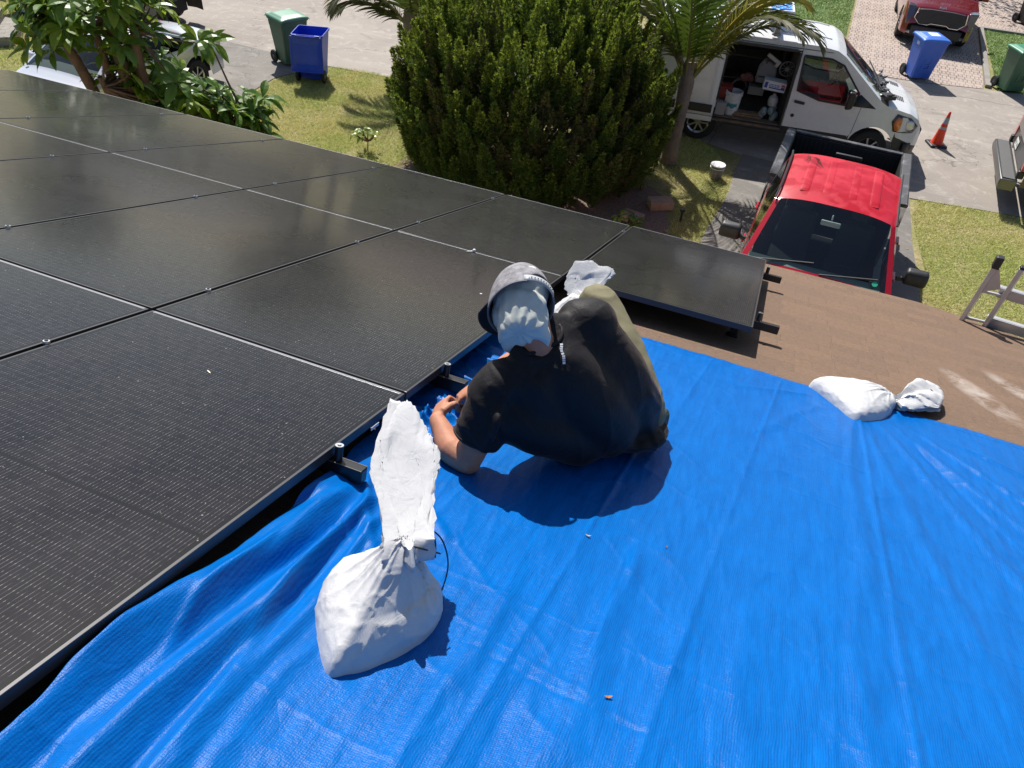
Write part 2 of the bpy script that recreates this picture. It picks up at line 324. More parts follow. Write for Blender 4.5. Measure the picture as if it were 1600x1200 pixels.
# pale dust wiped on the shingles at the right
sx = nd(nt, 'ShaderNodeSeparateXYZ'); nt.links.new(co, sx.inputs[0]); dn = noise(nt, co, 5.5, 5, .65, .9)
def spot(x0, y0, rx, ry, k):
    dx = mth(nt, 'ADD', mth(nt, 'MULTIPLY', mth(nt, 'SUBTRACT', sx.outputs[0], x0), 1.0), mth(nt, 'MULTIPLY', mth(nt, 'SUBTRACT', sx.outputs[1], y0), k))
    d = mth(nt, 'ADD', mth(nt, 'POWER', mth(nt, 'ABSOLUTE', mth(nt, 'DIVIDE', dx, rx)), 2.), mth(nt, 'POWER', mth(nt, 'ABSOLUTE', mth(nt, 'DIVIDE', mth(nt, 'SUBTRACT', sx.outputs[1], y0), ry)), 2.))
    return mth(nt, 'SUBTRACT', 1., d, clamp=True)
sp_ = mth(nt, 'MAXIMUM', spot(2.5, -1.62, .12, .42, .35), spot(2.78, -1.3, .10, .3, .4)); sp_ = mth(nt, 'MULTIPLY', sp_, ramp(nt, dn, .36, .62))
c = mixc(nt, mth(nt, 'MULTIPLY', sp_, .5), c, (.62, .57, .52)); nt.links.new(c, b.inputs['Base Color']); b.inputs['Roughness'].default_value = .92; b.inputs['Specular IOR Level'].default_value = .2
h1 = mth(nt, 'FRACT', mth(nt, 'DIVIDE', sx.outputs[1], .135)); hb = mth(nt, 'ADD', mth(nt, 'MULTIPLY', h1, -.8), mth(nt, 'MULTIPLY', br.outputs['Fac'], -.6))
nb = bump(nt, None, hb, .3, .005); bump(nt, b, g3, .5, .004, bump(nt, None, gr, .8, .0025, nb))
house = thing('house', 'single storey house with a brown shingle roof under the solar array', 'house', RM)
eave = [(-9.5, .62), (-3, .66), (1.2, .66), (2.45, .66), (2.62, .60), (3.16, .28), (3.6, .02), (5.2, -.9), (6.5, -1.7)]
def zr(x): return 0.0
rb = MB(); pts = eave+[(6.5, -8.2), (-9.5, -8.2)]; n = len(pts)
tr = tessellate_polygon([[Vector((*p, 0)) for p in pts]])
rb.add([(p[0], p[1], 0) for p in pts]+[(p[0], p[1], -.05) for p in pts], [tuple(t) for t in tr]+[tuple(n+i for i in reversed(t)) for t in tr]+[(i, (i+1) % n, n+(i+1) % n, n+i) for i in range(n)])
rb.build('roof', m_sh, house, smooth=False)
back = MB(); back.add([(-9.5, -8.2, 0), (6.5, -8.2, 0), (6.5, -13.5, -3.2), (-9.5, -13.5, -3.2)], [(0, 1, 2, 3)]); back.build('rear_roof_slope', m_sh, house, smooth=False)
m_fas = pm('fascia_paint', (.30, .22, .17), .6); fb = MB()
for p, q in zip(eave[:-1], eave[1:]):
    fb.bar((p[0], p[1]-.02, -.13), (q[0], q[1]-.02, -.13), .025, .15)
fb.build('fascia', m_fas, house, smooth=False)
wl = MB(); inv = RM.inverted()
def L(x, y, z): return inv @ Vector((x, y, z))
m_wall = pm('stucco', (.62, .56, .47), .9, bmp=(60, .5, .01))
xs = [(-9.1, .1), (2.3, .1), (6.0, -2.0), (6.0, -11), (-9.1, -11)]
for (a, c_) in zip(xs, xs[1:]+xs[:1]):
    top0 = 2.62; wl.add([L(a[0], a[1], 0), L(c_[0], c_[1], 0), L(c_[0], c_[1], top0), L(a[0], a[1], top0)], [(0, 1, 2, 3)])
wl.build('wall', m_wall, house, smooth=False)
# ================================================================ SOLAR ARRAY
m_cell, nt, b = _setup('solar_glass'); co = coords(nt)
sx = nd(nt, 'ShaderNodeSeparateXYZ'); nt.links.new(co, sx.inputs[0]); X, Y = sx.outputs[0], sx.outputs[1]
fx = mth(nt, 'FRACT', mth(nt, 'DIVIDE', X, .01138)); line = mth(nt, 'LESS_THAN', mth(nt, 'ABSOLUTE', mth(nt, 'SUBTRACT', fx, .5)), .045)
fy = mth(nt, 'FRACT', mth(nt, 'DIVIDE', Y, .0305)); pad = mth(nt, 'LESS_THAN', mth(nt, 'ABSOLUTE', mth(nt, 'SUBTRACT', fy, .5)), .09)
rn = noise(nt, co, 60, 2, .7, sc3=(1, .35, 1)); brk = ramp(nt, rn, .38, .62)
lm_ = mth(nt, 'MULTIPLY', line, mth(nt, 'ADD', mth(nt, 'MULTIPLY', brk, .55), mth(nt, 'MULTIPLY', pad, .75)))
cx = mth(nt, 'ABSOLUTE', mth(nt, 'SUBTRACT', mth(nt, 'FRACT', mth(nt, 'DIVIDE', mth(nt, 'SUBTRACT', X, .0215), .182)), .5)); cy = mth(nt, 'ABSOLUTE', mth(nt, 'SUBTRACT', mth(nt, 'FRACT', mth(nt, 'DIVIDE', mth(nt, 'SUBTRACT', Y, .02), .0917)), .5))
gap = mth(nt, 'MAXIMUM', mth(nt, 'GREATER_THAN', cx, .494), mth(nt, 'GREATER_THAN', cy, .488))
mid = mth(nt, 'LESS_THAN', mth(nt, 'ABSOLUTE', mth(nt, 'SUBTRACT', Y, 1.034)), .006)
edge = mth(nt, 'MAXIMUM', mth(nt, 'GREATER_THAN', mth(nt, 'ABSOLUTE', mth(nt, 'SUBTRACT', X, .567)), .546), mth(nt, 'GREATER_THAN', mth(nt, 'ABSOLUTE', mth(nt, 'SUBTRACT', Y, 1.034)), 1.015))
off = mth(nt, 'SUBTRACT', 1., mth(nt, 'MAXIMUM', mid, edge)); lm_ = mth(nt, 'MULTIPLY', lm_, off)
c = mixc(nt, gap, (.008, .0072, .010), (.005, .0045, .006)); c = mixc(nt, mth(nt, 'MAXIMUM', mid, edge), c, (.006, .006, .007))
wco = nd(nt, 'ShaderNodeNewGeometry').outputs['Position']; dust = noise(nt, wco, 2.2, 3, .6, .3); fine = noise(nt, wco, 90, 3, .8)
c = mixc(nt, mth(nt, 'ADD', mth(nt, 'MULTIPLY', ramp(nt, dust, .45, .8), .014), mth(nt, 'MULTIPLY', ramp(nt, fine, .5, .8), .012)), c, (.42, .37, .33))
c = mixc(nt, mth(nt, 'MULTIPLY', lm_, .30), c, (.75, .72, .68))
v = nd(nt, 'ShaderNodeTexVoronoi', i_Scale=34.); nt.links.new(wco, v.inputs['Vector']); sc_ = nd(nt, 'ShaderNodeSeparateColor'); nt.links.new(v.outputs['Color'], sc_.inputs[0])
spk = mth(nt, 'MULTIPLY', mth(nt, 'LESS_THAN', v.outputs['Distance'], .085), mth(nt, 'GREATER_THAN', sc_.outputs[0], .80)); c = mixc(nt, mth(nt, 'MULTIPLY', spk, .35), c, (.6, .57, .52))
v = nd(nt, 'ShaderNodeTexVoronoi', i_Scale=3.2); nt.links.new(wco, v.inputs['Vector']); sc_ = nd(nt, 'ShaderNodeSeparateColor'); nt.links.new(v.outputs['Color'], sc_.inputs[0])
spk = mth(nt, 'MULTIPLY', mth(nt, 'LESS_THAN', v.outputs['Distance'], .021), mth(nt, 'GREATER_THAN', sc_.outputs[1], .4)); c = mixc(nt, mth(nt, 'MULTIPLY', spk, .9), c, (.85, .84, .8))
nt.links.new(c, b.inputs['Base Color'])
nt.links.new(mth(nt, 'ADD', .24, mth(nt, 'MULTIPLY', ramp(nt, dust, .3, .7), .12)), b.inputs['Roughness']); b.inputs['IOR'].default_value = 1.16; b.inputs['Coat Weight'].default_value = .5; b.inputs['Coat Roughness'].default_value = .10; b.inputs['Coat IOR'].default_value = 1.35
bump(nt, b, noise(nt, wco, 3, 2), .05, .01)
m_frame = pm('black_anodised', (.06, .058, .062), .36, .45, spec=.6); m_alu = pm('clamp_metal', (.55, .55, .55), .35, 1.0); m_rail = pm('rail_black', (.012, .012, .013), .35, spec=.5)
m_frame2 = pm('sunlit_anodised', (.26, .26, .28), .35, .5); PW, PH, TH = 1.134, 2.068, .035  # eave-side frame bars: sun glint painted in as a lighter grey
def panel():
    p = thing('solar_panel', 'x', 'solar panel')
    g = MB(); g.box((PW/2, PH/2, -.0015), (PW-.018, PH-.018, .004)); g.build('glass', m_cell, p, smooth=False)
    f_ = MB(); a = .011
    for c_, d in (((a/2, PH/2, -TH/2), (a, PH, TH)), ((PW-a/2, PH/2, -TH/2), (a, PH, TH)), ((PW/2, a/2, -TH/2), (PW-2*a, a, TH))): f_.box(c_, d)
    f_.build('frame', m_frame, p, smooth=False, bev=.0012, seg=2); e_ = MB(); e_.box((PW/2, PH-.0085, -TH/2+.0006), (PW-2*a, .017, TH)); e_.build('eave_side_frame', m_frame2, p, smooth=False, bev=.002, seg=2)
    bk = MB(); bk.box((PW/2, PH/2, -.008), (PW-.024, PH-.024, .002)); bk.build('backsheet', pm('backsheet', (.02, .02, .02), .6), p, smooth=False)
    return p
proto = panel(); first = True
rows = [(-PH, -6, 1, .0), (-2.080-PH, -6, 0, .0), (-4.164-PH, -3, 0, .0)]
ordn = ['first', 'second', 'third', 'fourth', 'fifth', 'sixth', 'seventh']
rown = ['eave row', 'middle row', 'ridge row']; k = 0
for r, (y0, c0, c1, dx) in enumerate(rows):
    for cidx in range(c0, c1):
        p = proto if first else copy_tree(proto); first = False
        p.matrix_world = RM @ Matrix.Translation((cidx*1.154+.008+dx, y0, .16))
        nth = c1-1-cidx
        if r == 0 and cidx == 0: lab = 'black solar panel at the right end, with bare shingles beside it'
        elif cidx == -1: lab = ['black solar panel of the eave row, just left of the end panel', 'black solar panel of the middle row, beside the head of the man', 'black solar panel of the ridge row, beside the standing sandbag'][r]
        else: lab = ordn[nth]+' black solar panel of the '+rown[r]+', counting leftward from its right end'
        tag(p, lab, 'solar panel', 'black solar panels on the roof')
# rails, clamps, feet
def rail(x0, x1, y, label):
    t = thing('mounting_rail', label, 'rail', RM, 'black mounting rails under the panels'); z = .095
    m_ = MB(); m_.box(((x0+x1)/2, y, z), (x1-x0, .04, .048)); m_.build('rail_profile', m_rail, t, bev=.002)
    e = MB()
    for s_ in (-1, 1): e.box(((x0+x1)/2, y+s_*.0185, z+.0245), (x1-x0, .0035, .001))
    e.box((x1+.0006, y, z), (.001, .03, .036)); e.build('rail_lip', m_alu if False else pm('rail_edge', (.16, .14, .12), .35, .6), t, smooth=False)
    x = x1-.25
    while x > x0:
        f_ = MB(); f_.box((x, y-.035, .004), (.06, .09, .008)); f_.box((x, y-.026, .045), (.045, .007, .08)); f_.tube([(x, y-.04, .06), (x, y-.012, .06)], .008, 8); f_.build('mounting_foot', m_rail, t, bev=.001); x -= 1.2
railY = [(-.33, -6.9, 1.285), (-1.75, -6.9, 1.30), (-2.56, -6.9, -.03), (-3.83, -6.9, .10), (-4.64, -3.5, .10), (-5.9, -3.5, .1)]
rl = ['rail nearest the eave sticking out past the last panel', 'rail sticking out under the upslope side of the last panel', 'rail under the middle row, far one of two, ending at the tarp', 'rail stub by the hand of the kneeling man', 'rail stub just left of the standing sandbag', 'rail nearest the ridge under the panels']
rl[3] = 'black rail stub just beyond the left hand of the man'
for (y, a, c_), l in zip(railY, rl): rail(a, c_, y, 'black '+l.replace('black ', ''))
def clamp(x, y, end=False):
    t = MB()
    if end:
        t.lathe([(0, .176), (.0125, .176), (.0135, .171), (.0135, .115), (0, .115)], 18, c=(x+.009, y, 0)); t.lathe([(0, .180), (.006, .180), (.0065, .176)], 6, 1, c=(x+.009, y, 0)); t.lathe([(0.0066, .1765), (.0135, .1765)], 18, 1, c=(x+.009, y, 0))
    else:
        t.lathe([(0, .171), (.011, .171), (.0125, .167), (.0125, .158)], 16, 1, c=(x, y, 0)); t.lathe([(0, .174), (.006, .174), (.0065, .171)], 6, 0, c=(x, y, 0))
    return t
ci = 0; cm = clamp(0, 0).build('panel_clamp', [m_rail, m_alu]); ce = clamp(0, 0, True).build('panel_clamp', [pm('clamp_body', (.03, .03, .032), .3, .4), m_alu]); used = False; usede = False
colname = ['seam before the end panel', 'second seam', 'third seam', 'fourth seam', 'fifth seam', 'leftmost seam']
for ri, (y, a, c_) in enumerate(railY):
    for cidx in range(-5, 2):
        if ri >= 4 and cidx < -2: continue
        endc = (ri >= 2 and cidx == 0) or cidx == 1
        if cidx == 1 and ri > 1: continue
        if endc: o = ce if not usede else ce.copy(); fresh = not usede; usede = True
        else: o = cm if not used else cm.copy(); fresh = not used; used = True
        if not fresh: C.objects.link(o)
        o.matrix_world = RM @ Matrix.Translation((cidx*1.154-.002 if not (endc and cidx == 1) else 1.154+.006, y, -.001 if not endc else -.004))
        where = ['first', 'second', 'third', 'fourth', 'fifth', 'sixth'][ri]+' rail'
        tag(o, 'round clamp on the '+('outer edge of the last panel' if cidx == 1 else 'edge by the tarp' if endc else colname[-cidx])+', over the '+where, 'clamp', 'round clamps on the panel seams')
# small pale sticker on the frame side
st = MB(); st.box((.0125-.002, -4.42, .143), (.0012, .052, .012)); o = st.build('frame_sticker', pm('sticker', (.7, .72, .74), .5), None, smooth=False); o.matrix_world = RM; tag(o, 'small pale barcode sticker on the black panel edge', 'sticker')
wb = MB(); wb.ball((0, 0, .0), (.011, .011, .012), 10); wb.tube([(-.01, -.01, -.006), (-.03, -.05, -.004)], [.006, .002], 6); o = wb.build('plaster_blob', pm('white_blob', (.8, .79, .75), .8)); o.matrix_world = RM @ Matrix.Translation((-.60, -2.085, .168)); tag(o, 'small white lump of sealant on the seam between two panels', 'debris')
lf = MB(); lf.grid(lambda u, v: ((u-.5)*.028, (v-.5)*.005*(1-abs(2*u-1)**3), .002), 8, 2); o = lf.build('leaf_litter', pm('dry_leaf', (.75, .68, .55), .8)); o.matrix_world = RM @ Matrix.Translation((-.62, -4.47, .161)) @ Matrix.Rotation(-.5, 4, 'Z'); tag(o, 'tiny pale dry leaf sliver on the near solar panel', 'leaf')
# ================================================================ TARP
m_tarp, nt, b = _setup('blue_poly_tarp'); co = coords(nt); sx = nd(nt, 'ShaderNodeSeparateXYZ'); nt.links.new(co, sx.inputs[0])
wp = noise(nt, co, 3., 3); X = mth(nt, 'ADD', sx.outputs[0], mth(nt, 'MULTIPLY', wp, .05)); Y = mth(nt, 'ADD', sx.outputs[1], mth(nt, 'MULTIPLY', wp, .03))
wx = mth(nt, 'SINE', mth(nt, 'MULTIPLY', X, 2*math.pi/.0062)); wy = mth(nt, 'SINE', mth(nt, 'MULTIPLY', Y, 2*math.pi/.0056))
strk = noise(nt, co, 48, 6, .8, sc3=(1, .10, 1)); blot = noise(nt, co, 5, 5, .65, .5); cr = noise(nt, co, 60, 4, .75)
c = mixc(nt, ramp(nt, strk, .3, .72), (.0, .056, .25), (.0, .135, .50)); c = mixc(nt, mth(nt, 'MULTIPLY', ramp(nt, blot, .35, .7), .35), c, (.0, .056, .23))
c = mixc(nt, mth(nt, 'MULTIPLY', mth(nt, 'ADD', mth(nt, 'MULTIPLY', wx, .5), .5), .55), c, (.0, .150, .50))
nt.links.new(c, b.inputs['Base Color'])
nt.links.new(mth(nt, 'ADD', .24, mth(nt, 'MULTIPLY', blot, .16)), b.inputs['Roughness']); b.inputs['Specular IOR Level'].default_value = .13; vr = nd(nt, 'ShaderNodeTexVoronoi', feature='DISTANCE_TO_EDGE', i_Scale=9.); vm = nd(nt, 'ShaderNodeVectorMath', operation='ADD'); vmp = nd(nt, 'ShaderNodeMapping'); vmp.inputs['Scale'].default_value = (1, .55, 1); nt.links.new(co, vmp.inputs[0]); nt.links.new(vmp.outputs[0], vm.inputs[0]); vs_ = nd(nt, 'ShaderNodeVectorMath', operation='SCALE'); vs_.inputs['Scale'].default_value = .12; nzc = nd(nt, 'ShaderNodeTexNoise', i_Scale=7.); nt.links.new(co, nzc.inputs['Vector']); nt.links.new(nzc.outputs['Color'], vs_.inputs[0]); nt.links.new(vs_.outputs[0], vm.inputs[1]); nt.links.new(vm.outputs[0], vr.inputs['Vector']); vre = ramp(nt, vr.outputs['Distance'], 0., .10)
nb = bump(nt, None, mth(nt, 'ADD', wx, mth(nt, 'MULTIPLY', wy, .8)), .13, .0006); nb = bump(nt, None, vre, .09, .005, bump(nt, None, cr, .5, .004, nb)); bump(nt, b, strk, .30, .005, nb)
def seg_d(P, a, c_):
    a = np.array(a); d = np.array(c_)-a; L_ = np.hypot(*d); d = d/L_; q = P-a; t = q@d; s_ = q[:, 0]*(-d[1])+q[:, 1]*d[0]; return t/L_, s_
def tarp_h(P):
    x, y = P[:, 0], P[:, 1]; h = np.full(len(P), .010)
    # it climbs over the rail ends towards the panel frames
    e = np.interp(y, [-6.6, -5.4, -5.0, -4.75, -4.55, -4.3, -4.1, -3.8, -3.4, -2.9], [.102, .104, .104, .10, .07, .03, .02, .02, .015, .006])
    h += e*np.exp(-(np.clip(x-.0, 0, 9)/(.13+.10*np.clip(-4.5-y, 0, 2)))**1.6)
    def crease(a, c_, amp, wd, f=.12, wob=.02, k=0):
        t, s_ = seg_d(P, a, c_); s_ = s_+wob*fbm(np.stack([t*2.5+k, t*0+k], 1), 2, 40+k); ends = np.clip(t/f, 0, 1)*np.clip((1-t)/f, 0, 1)
        ends = ends*ends*(3-2*ends); w2 = wd*(.6+.7*np.clip(t, 0, 1)); return amp*ends*np.exp(-(s_/w2)**2)
    # fan from the rail stub at the left, towards the lower left
    for i, (a, c_, am, wd) in enumerate([((.10, -4.62), (-.02, -5.75), .030, .035), ((.13, -4.66), (.10, -5.95), -.026, .03), ((.13, -4.62), (.17, -5.9), .032, .03), ((.15, -4.64), (.24, -5.9), -.02, .02), ((.14, -4.6), (.27, -5.85), .028, .022),
        ((.17, -4.62), (.33, -5.8), .016, .02), ((.1, -4.55), (.30, -4.95), .018, .02), ((.02, -4.72), (-.06, -5.5), -.02, .03), ((.2, -4.5), (.42, -4.72), .010, .02), ((.0, -5.2), (.05, -5.9), .018, .03), ((.05, -4.95), (.12, -5.8), .014, .016), ((.3, -5.2), (.36, -5.9), .010, .03)]):
        h += crease(a, c_, am, wd, .15, .02, i)
    # long straight fold marks running down the slope
    for i, (a, c_, am) in enumerate([((1.36, -2.34), (1.05, -5.6), .006), ((.83, -3.3), (.70, -5.9), .006), ((.98, -2.34), (.86, -3.9), .004), ((1.75, -2.5), (1.72, -5.0), .009), ((2.3, -2.4), (2.4, -5), .004), ((.62, -5.05), (1.5, -5.12), -.0022), ((.5, -4.95), (1.7, -5.2), .0016)]):
        h += crease(a, c_, am, .012, .04, .006, 20+i)
    # drag folds under the far sandbag
    for i, (a, c_, am, wd) in enumerate([((1.78, -2.52), (2.35, -4.3), .016, .03), ((1.85, -2.52), (2.7, -4.1), .018, .032), ((1.92, -2.5), (3.0, -3.8), .015, .03), ((1.72, -2.55), (2.0, -4.6), .013, .035), ((1.7, -2.55), (1.62, -4.4), .012, .03), ((1.6, -2.5), (1.2, -3.4), .007, .03), ((1.55, -2.45), (1.0, -2.75), .007, .025), ((1.9, -2.56), (2.5, -4.3), -.012, .02), ((2.05, -2.5), (3.2, -3.3), .01, .03),
        ((1.0, -4.3), (.9, -5.4), .013, .04), ((1.15, -4.5), (1.1, -5.6), .009, .05), ((1.3, -4.4), (1.35, -5.5), .01, .05), ((1.6, -4.2), (1.65, -5.3), .012, .04), ((.66, -4.6), (.6, -5.7), .012, .03), ((.8, -4.9), (.78, -5.9), -.008, .03)]):
        h += crease(a, c_, am, wd, .2, .03, 50+i)
    # crumple between panel edge and the man
    m_ = np.exp(-((x-.06)/.16)**2)*np.clip((y+4.3)/.15, 0, 1)*np.clip((-2.9-y)/.3, 0, 1); rz = 1-np.abs(vnoise(np.stack([x*5+y*7, y*11-x*3], 1), 77)); h += m_*.050*rz**2
    m2 = np.exp(-((x-.1)/.1)**2-((y+4.05)/.16)**2); ang = np.arctan2(y+3.95, x-.02); h += m2*.035*(1-np.abs(np.sin(ang*7+2*vnoise(np.stack([x*6, y*6], 1), 3))))
    h += .0018*np.clip(1-np.abs(fbm(np.stack([x*11+y*2, y*1.6-x], 1), 3, 29))*1.6, 0, 1)**2+.0045*fbm(np.stack([x*2.3+y*.3, y*.9], 1), 3, 3)+.0028*(1-np.abs(fbm(np.stack([x*7, y*2.2], 1), 3, 9)))+.0014*fbm(np.stack([x*24, y*7], 1), 2, 19)+.003*np.clip(1-np.abs(fbm(np.stack([x*3+y*4.5, y*2-x*3.1], 1), 2, 63))*3, 0, 1)**1.5
    for gx in (.45, 1.05, 1.66, 2.27, 2.88): h += .0030*np.exp(-np.abs(x-gx-.05*(y+2.3)+.004*fbm(np.stack([y*6, y*0+gx], 1), 2, 4))/.006)
    for gy in (-2.95, -3.56, -4.17, -4.78, -5.39): h += .0022*np.exp(-np.abs(y-gy+.06*x+.004*fbm(np.stack([x*6, x*0+gy], 1), 2, 5))/.006)*(x > .2)
    # hem
    h += .004*np.exp(-((y+2.39)/.006)**2)*(x > .3)
    return np.maximum(.010+(h-.010)*(.86 if True else 1), .003)
nx, ny = 560, 620
ug = np.linspace(0, 1, nx+1); vg = np.linspace(0, 1, ny+1); U, V_ = np.meshgrid(ug, vg)
yy = -2.335-3.75*V_**.9
xl = np.interp(-yy, [2.3, 2.5, 2.9, 3.1, 3.6, 4.2, 4.6, 4.85, 5.15, 5.4, 5.7, 6.2], [.30, .1, -.10, -.10, -.10, -.08, .0, .012, .008, .004, .008, .0])+.012*fbm(np.stack([yy.ravel()*5, yy.ravel()*0], 1), 3, 2).reshape(yy.shape)
xx = xl+(3.9-xl)*(U**1.25); yy = yy+.012*fbm(np.stack([xx.ravel()*1.3, xx.ravel()*0+3], 1), 2, 8).reshape(yy.shape)*(1-V_)
P2 = np.stack([xx.ravel(), yy.ravel()], 1); Z = tarp_h(P2); Vt = np.column_stack([P2, Z]); I = np.arange((nx+1)*(ny+1)).reshape(ny+1, nx+1)
F = np.stack([I[:-1, :-1], I[1:, :-1], I[1:, 1:], I[:-1, 1:]], -1).reshape(-1, 4)
tarp = npmesh('tarp', Vt, F, m_tarp, smooth=True); tarp.matrix_world = RM; md = tarp.modifiers.new('s', 'SOLIDIFY'); md.thickness = .0012
tag(tarp, 'large crinkled bright blue tarp spread over the roof', 'tarp')
for i, (x, y, a, l, lab) in enumerate([(1.0, -5.03, .5, .022, 'tiny curled orange brown leaf near the bottom of the blue tarp'), (.79, -4.42, .1, .02, 'tiny thin twig on the tarp below the shadow of the man'), (1.03, -4.32, 1.2, .012, 'tiny dark leaf crumb in the middle of the tarp')]):
    q = MB(); q.grid(lambda u, v: ((u-.5)*l, (v-.5)*l*.35*(1-abs(2*u-1)**2), .004+.004*abs(2*u-1)), 8, 3)
    z = float(tarp_h(np.array([[x, y]]))[0]); o = q.build('leaf_litter', pm('leaf', ((.35, .13, .05), (.35, .3, .2), (.2, .08, .04))[i], .8)); o.matrix_world = RM @ Matrix.Translation((x, y, z)) @ Matrix.Rotation(a, 4, 'Z'); tag(o, lab, 'leaf')
# ================================================================ MAN ON THE TARP (roof frame coordinates)
from mathutils.bvhtree import BVHTree
V3 = Vector
def rings(mb, rs, n=22, p=2.4, M=None):
    """solid through elliptic rings: (centre, half-width vector, half-depth vector)"""
    vs = []
    for c, a, b_ in rs:
        c, a, b_ = V3(c), V3(a), V3(b_)
        for j in range(n):
            t = 2*math.pi*j/n; ct, st = math.cos(t), math.sin(t)
            vs.append(c+a*math.copysign(abs(ct)**(2/p), ct)+b_*math.copysign(abs(st)**(2/p), st))
    k = len(rs); fs = [(i*n+j, i*n+(j+1) % n, (i+1)*n+(j+1) % n, (i+1)*n+j) for i in range(k-1) for j in range(n)]
    fs += [tuple(reversed(range(n))), tuple((k-1)*n+j for j in range(n))]
    return mb.add(vs, fs, 0, M)
def limb(mb, pts, rs, n=18, rnd=True):
    """tapered limb with round ends, resampled along a smooth path"""
    P = [V3(p) for p in pts]; Q = []; R = []
    for i in range(len(P)-1):
        p0, p1, p2, p3 = P[max(i-1, 0)], P[i], P[i+1], P[min(i+2, len(P)-1)]
        for s_ in range(6):
            t = s_/6; Q.append(.5*((2*p1)+(p2-p0)*t+(2*p0-5*p1+4*p2-p3)*t*t+(-p0+3*p1-3*p2+p3)*t**3)); R.append(rs[i]*(1-t)+rs[i+1]*t)
    Q.append(P[-1]); R.append(rs[-1]); mb.tube(Q, R, n); mb.ball(Q[0], R[0]*.98, 14)
    if rnd: mb.ball(Q[-1], R[-1]*.98, 14)
    return mb
man = thing('person', 'man in black T-shirt, grey cap and white neck gaiter sitting on the blue tarp', 'person', RM)
# landmarks
shL, shR = V3((.355, -4.235, .34)), V3((.565, -3.93, .54)); elb = V3((.312, -4.285, .052)); wr = V3((.138, -4.19, .115))
Hc = V3((.33, -4.10, .62)); Fd = V3((-.55, .17, -.81)).normalized(); Ud = V3((-.35, .85, .40)); Ud = (Ud-Fd*Ud.dot(Fd)).normalized(); Sd = Fd.cross(Ud).normalized()
Ru = lambda l, a, b_: None
HM = Matrix((Sd, Fd, Ud)).transposed()
def torso(mb, k=1.0, d=0.0):
    A = lambda v, L_: tuple(V3(v).normalized()*(L_*k+d))
    dep = (-.55, .55, .62)
    R_s = [((.70, -3.76, .10), A((.80, .58, .05), .165), A((-.3, .35, .85), .10)),
           ((.69, -3.80, .16), A((.82, .55, .1), .20), A((-.35, .4, .8), .115)),
           ((.665, -3.87, .23), A((.80, .55, .18), .20), A((-.5, .45, .72), .115)),
           ((.63, -3.95, .31), A((.72, .6, .3), .205), A((-.6, .45, .6), .115)),
           ((.575, -4.03, .385), A((.62, .65, .4), .212), A((-.65, .4, .55), .108)),
           ((.52, -4.09, .445), A((.55, .7, .45), .205), A((-.68, .35, .5), .095)),
           ((.475, -4.12, .485), A((.52, .72, .45), .155), A((-.6, .3, .5), .075)),
           ((.443, -4.163, .522), A((.5, .7, .4), .090), A((-.6, .3, .5), .066))]
    rings(mb, R_s, 26, 2.3)
bd = MB(); torso(bd, .86)
limb(bd, [(.44, -4.165, .48), (.405, -4.165, .575), (.36, -4.13, .62)], [.055, .053, .056])
bd.ball(Hc, (.076, .095, .104), 20, R=HM)
bd.ball(Hc+Fd*.055-Ud*.055, (.052, .05, .055), 14, R=HM)                  # jaw
bd.ball(Hc+Fd*.098-Ud*.012, (.013, .02, .024), 10, R=HM)                  # nose
for s_ in (-1, 1):
    bd.ball(Hc+Sd*.078*s_-Ud*.01, (.012, .02, .033), 10, R=HM)              # ears
    bd.ball(Hc+Fd*.088+Sd*.03*s_+Ud*.028, (.022, .014, .01), 8, R=HM)       # brow
bd.ball(Hc+Fd*.09-Ud*.055, (.026, .012, .008), 8, R=HM)                   # mouth
limb(bd, [shL, (.335, -4.26, .2), elb+V3((0, 0, .01))], [.062, .058, .047])
limb(bd, [elb, (.235, -4.262, .062), (.18, -4.22, .09), wr], [.047, .052, .04, .029])
limb(bd, [shR, (.46, -3.80, .42), (.36, -3.72, .34)], [.062, .055, .045]); limb(bd, [(.36, -3.72, .34), (.25, -3.80, .24), (.17, -3.9, .16)], [.045, .042, .028])
# legs under the trousers
limb(bd, [(.78, -3.66, .14), (.60, -3.50, .31), (.455, -3.37, .455)], [.085, .08, .062]); limb(bd, [(.455, -3.37, .455), (.44, -3.2, .25), (.42, -3.02, .09)], [.058, .055, .042])
limb(bd, [(.58, -3.78, .12), (.48, -3.62, .16), (.36, -3.45, .20)], [.085, .08, .06]); limb(bd, [(.36, -3.45, .2), (.38, -3.3, .12), (.42, -3.14, .07)], [.056, .05, .042])
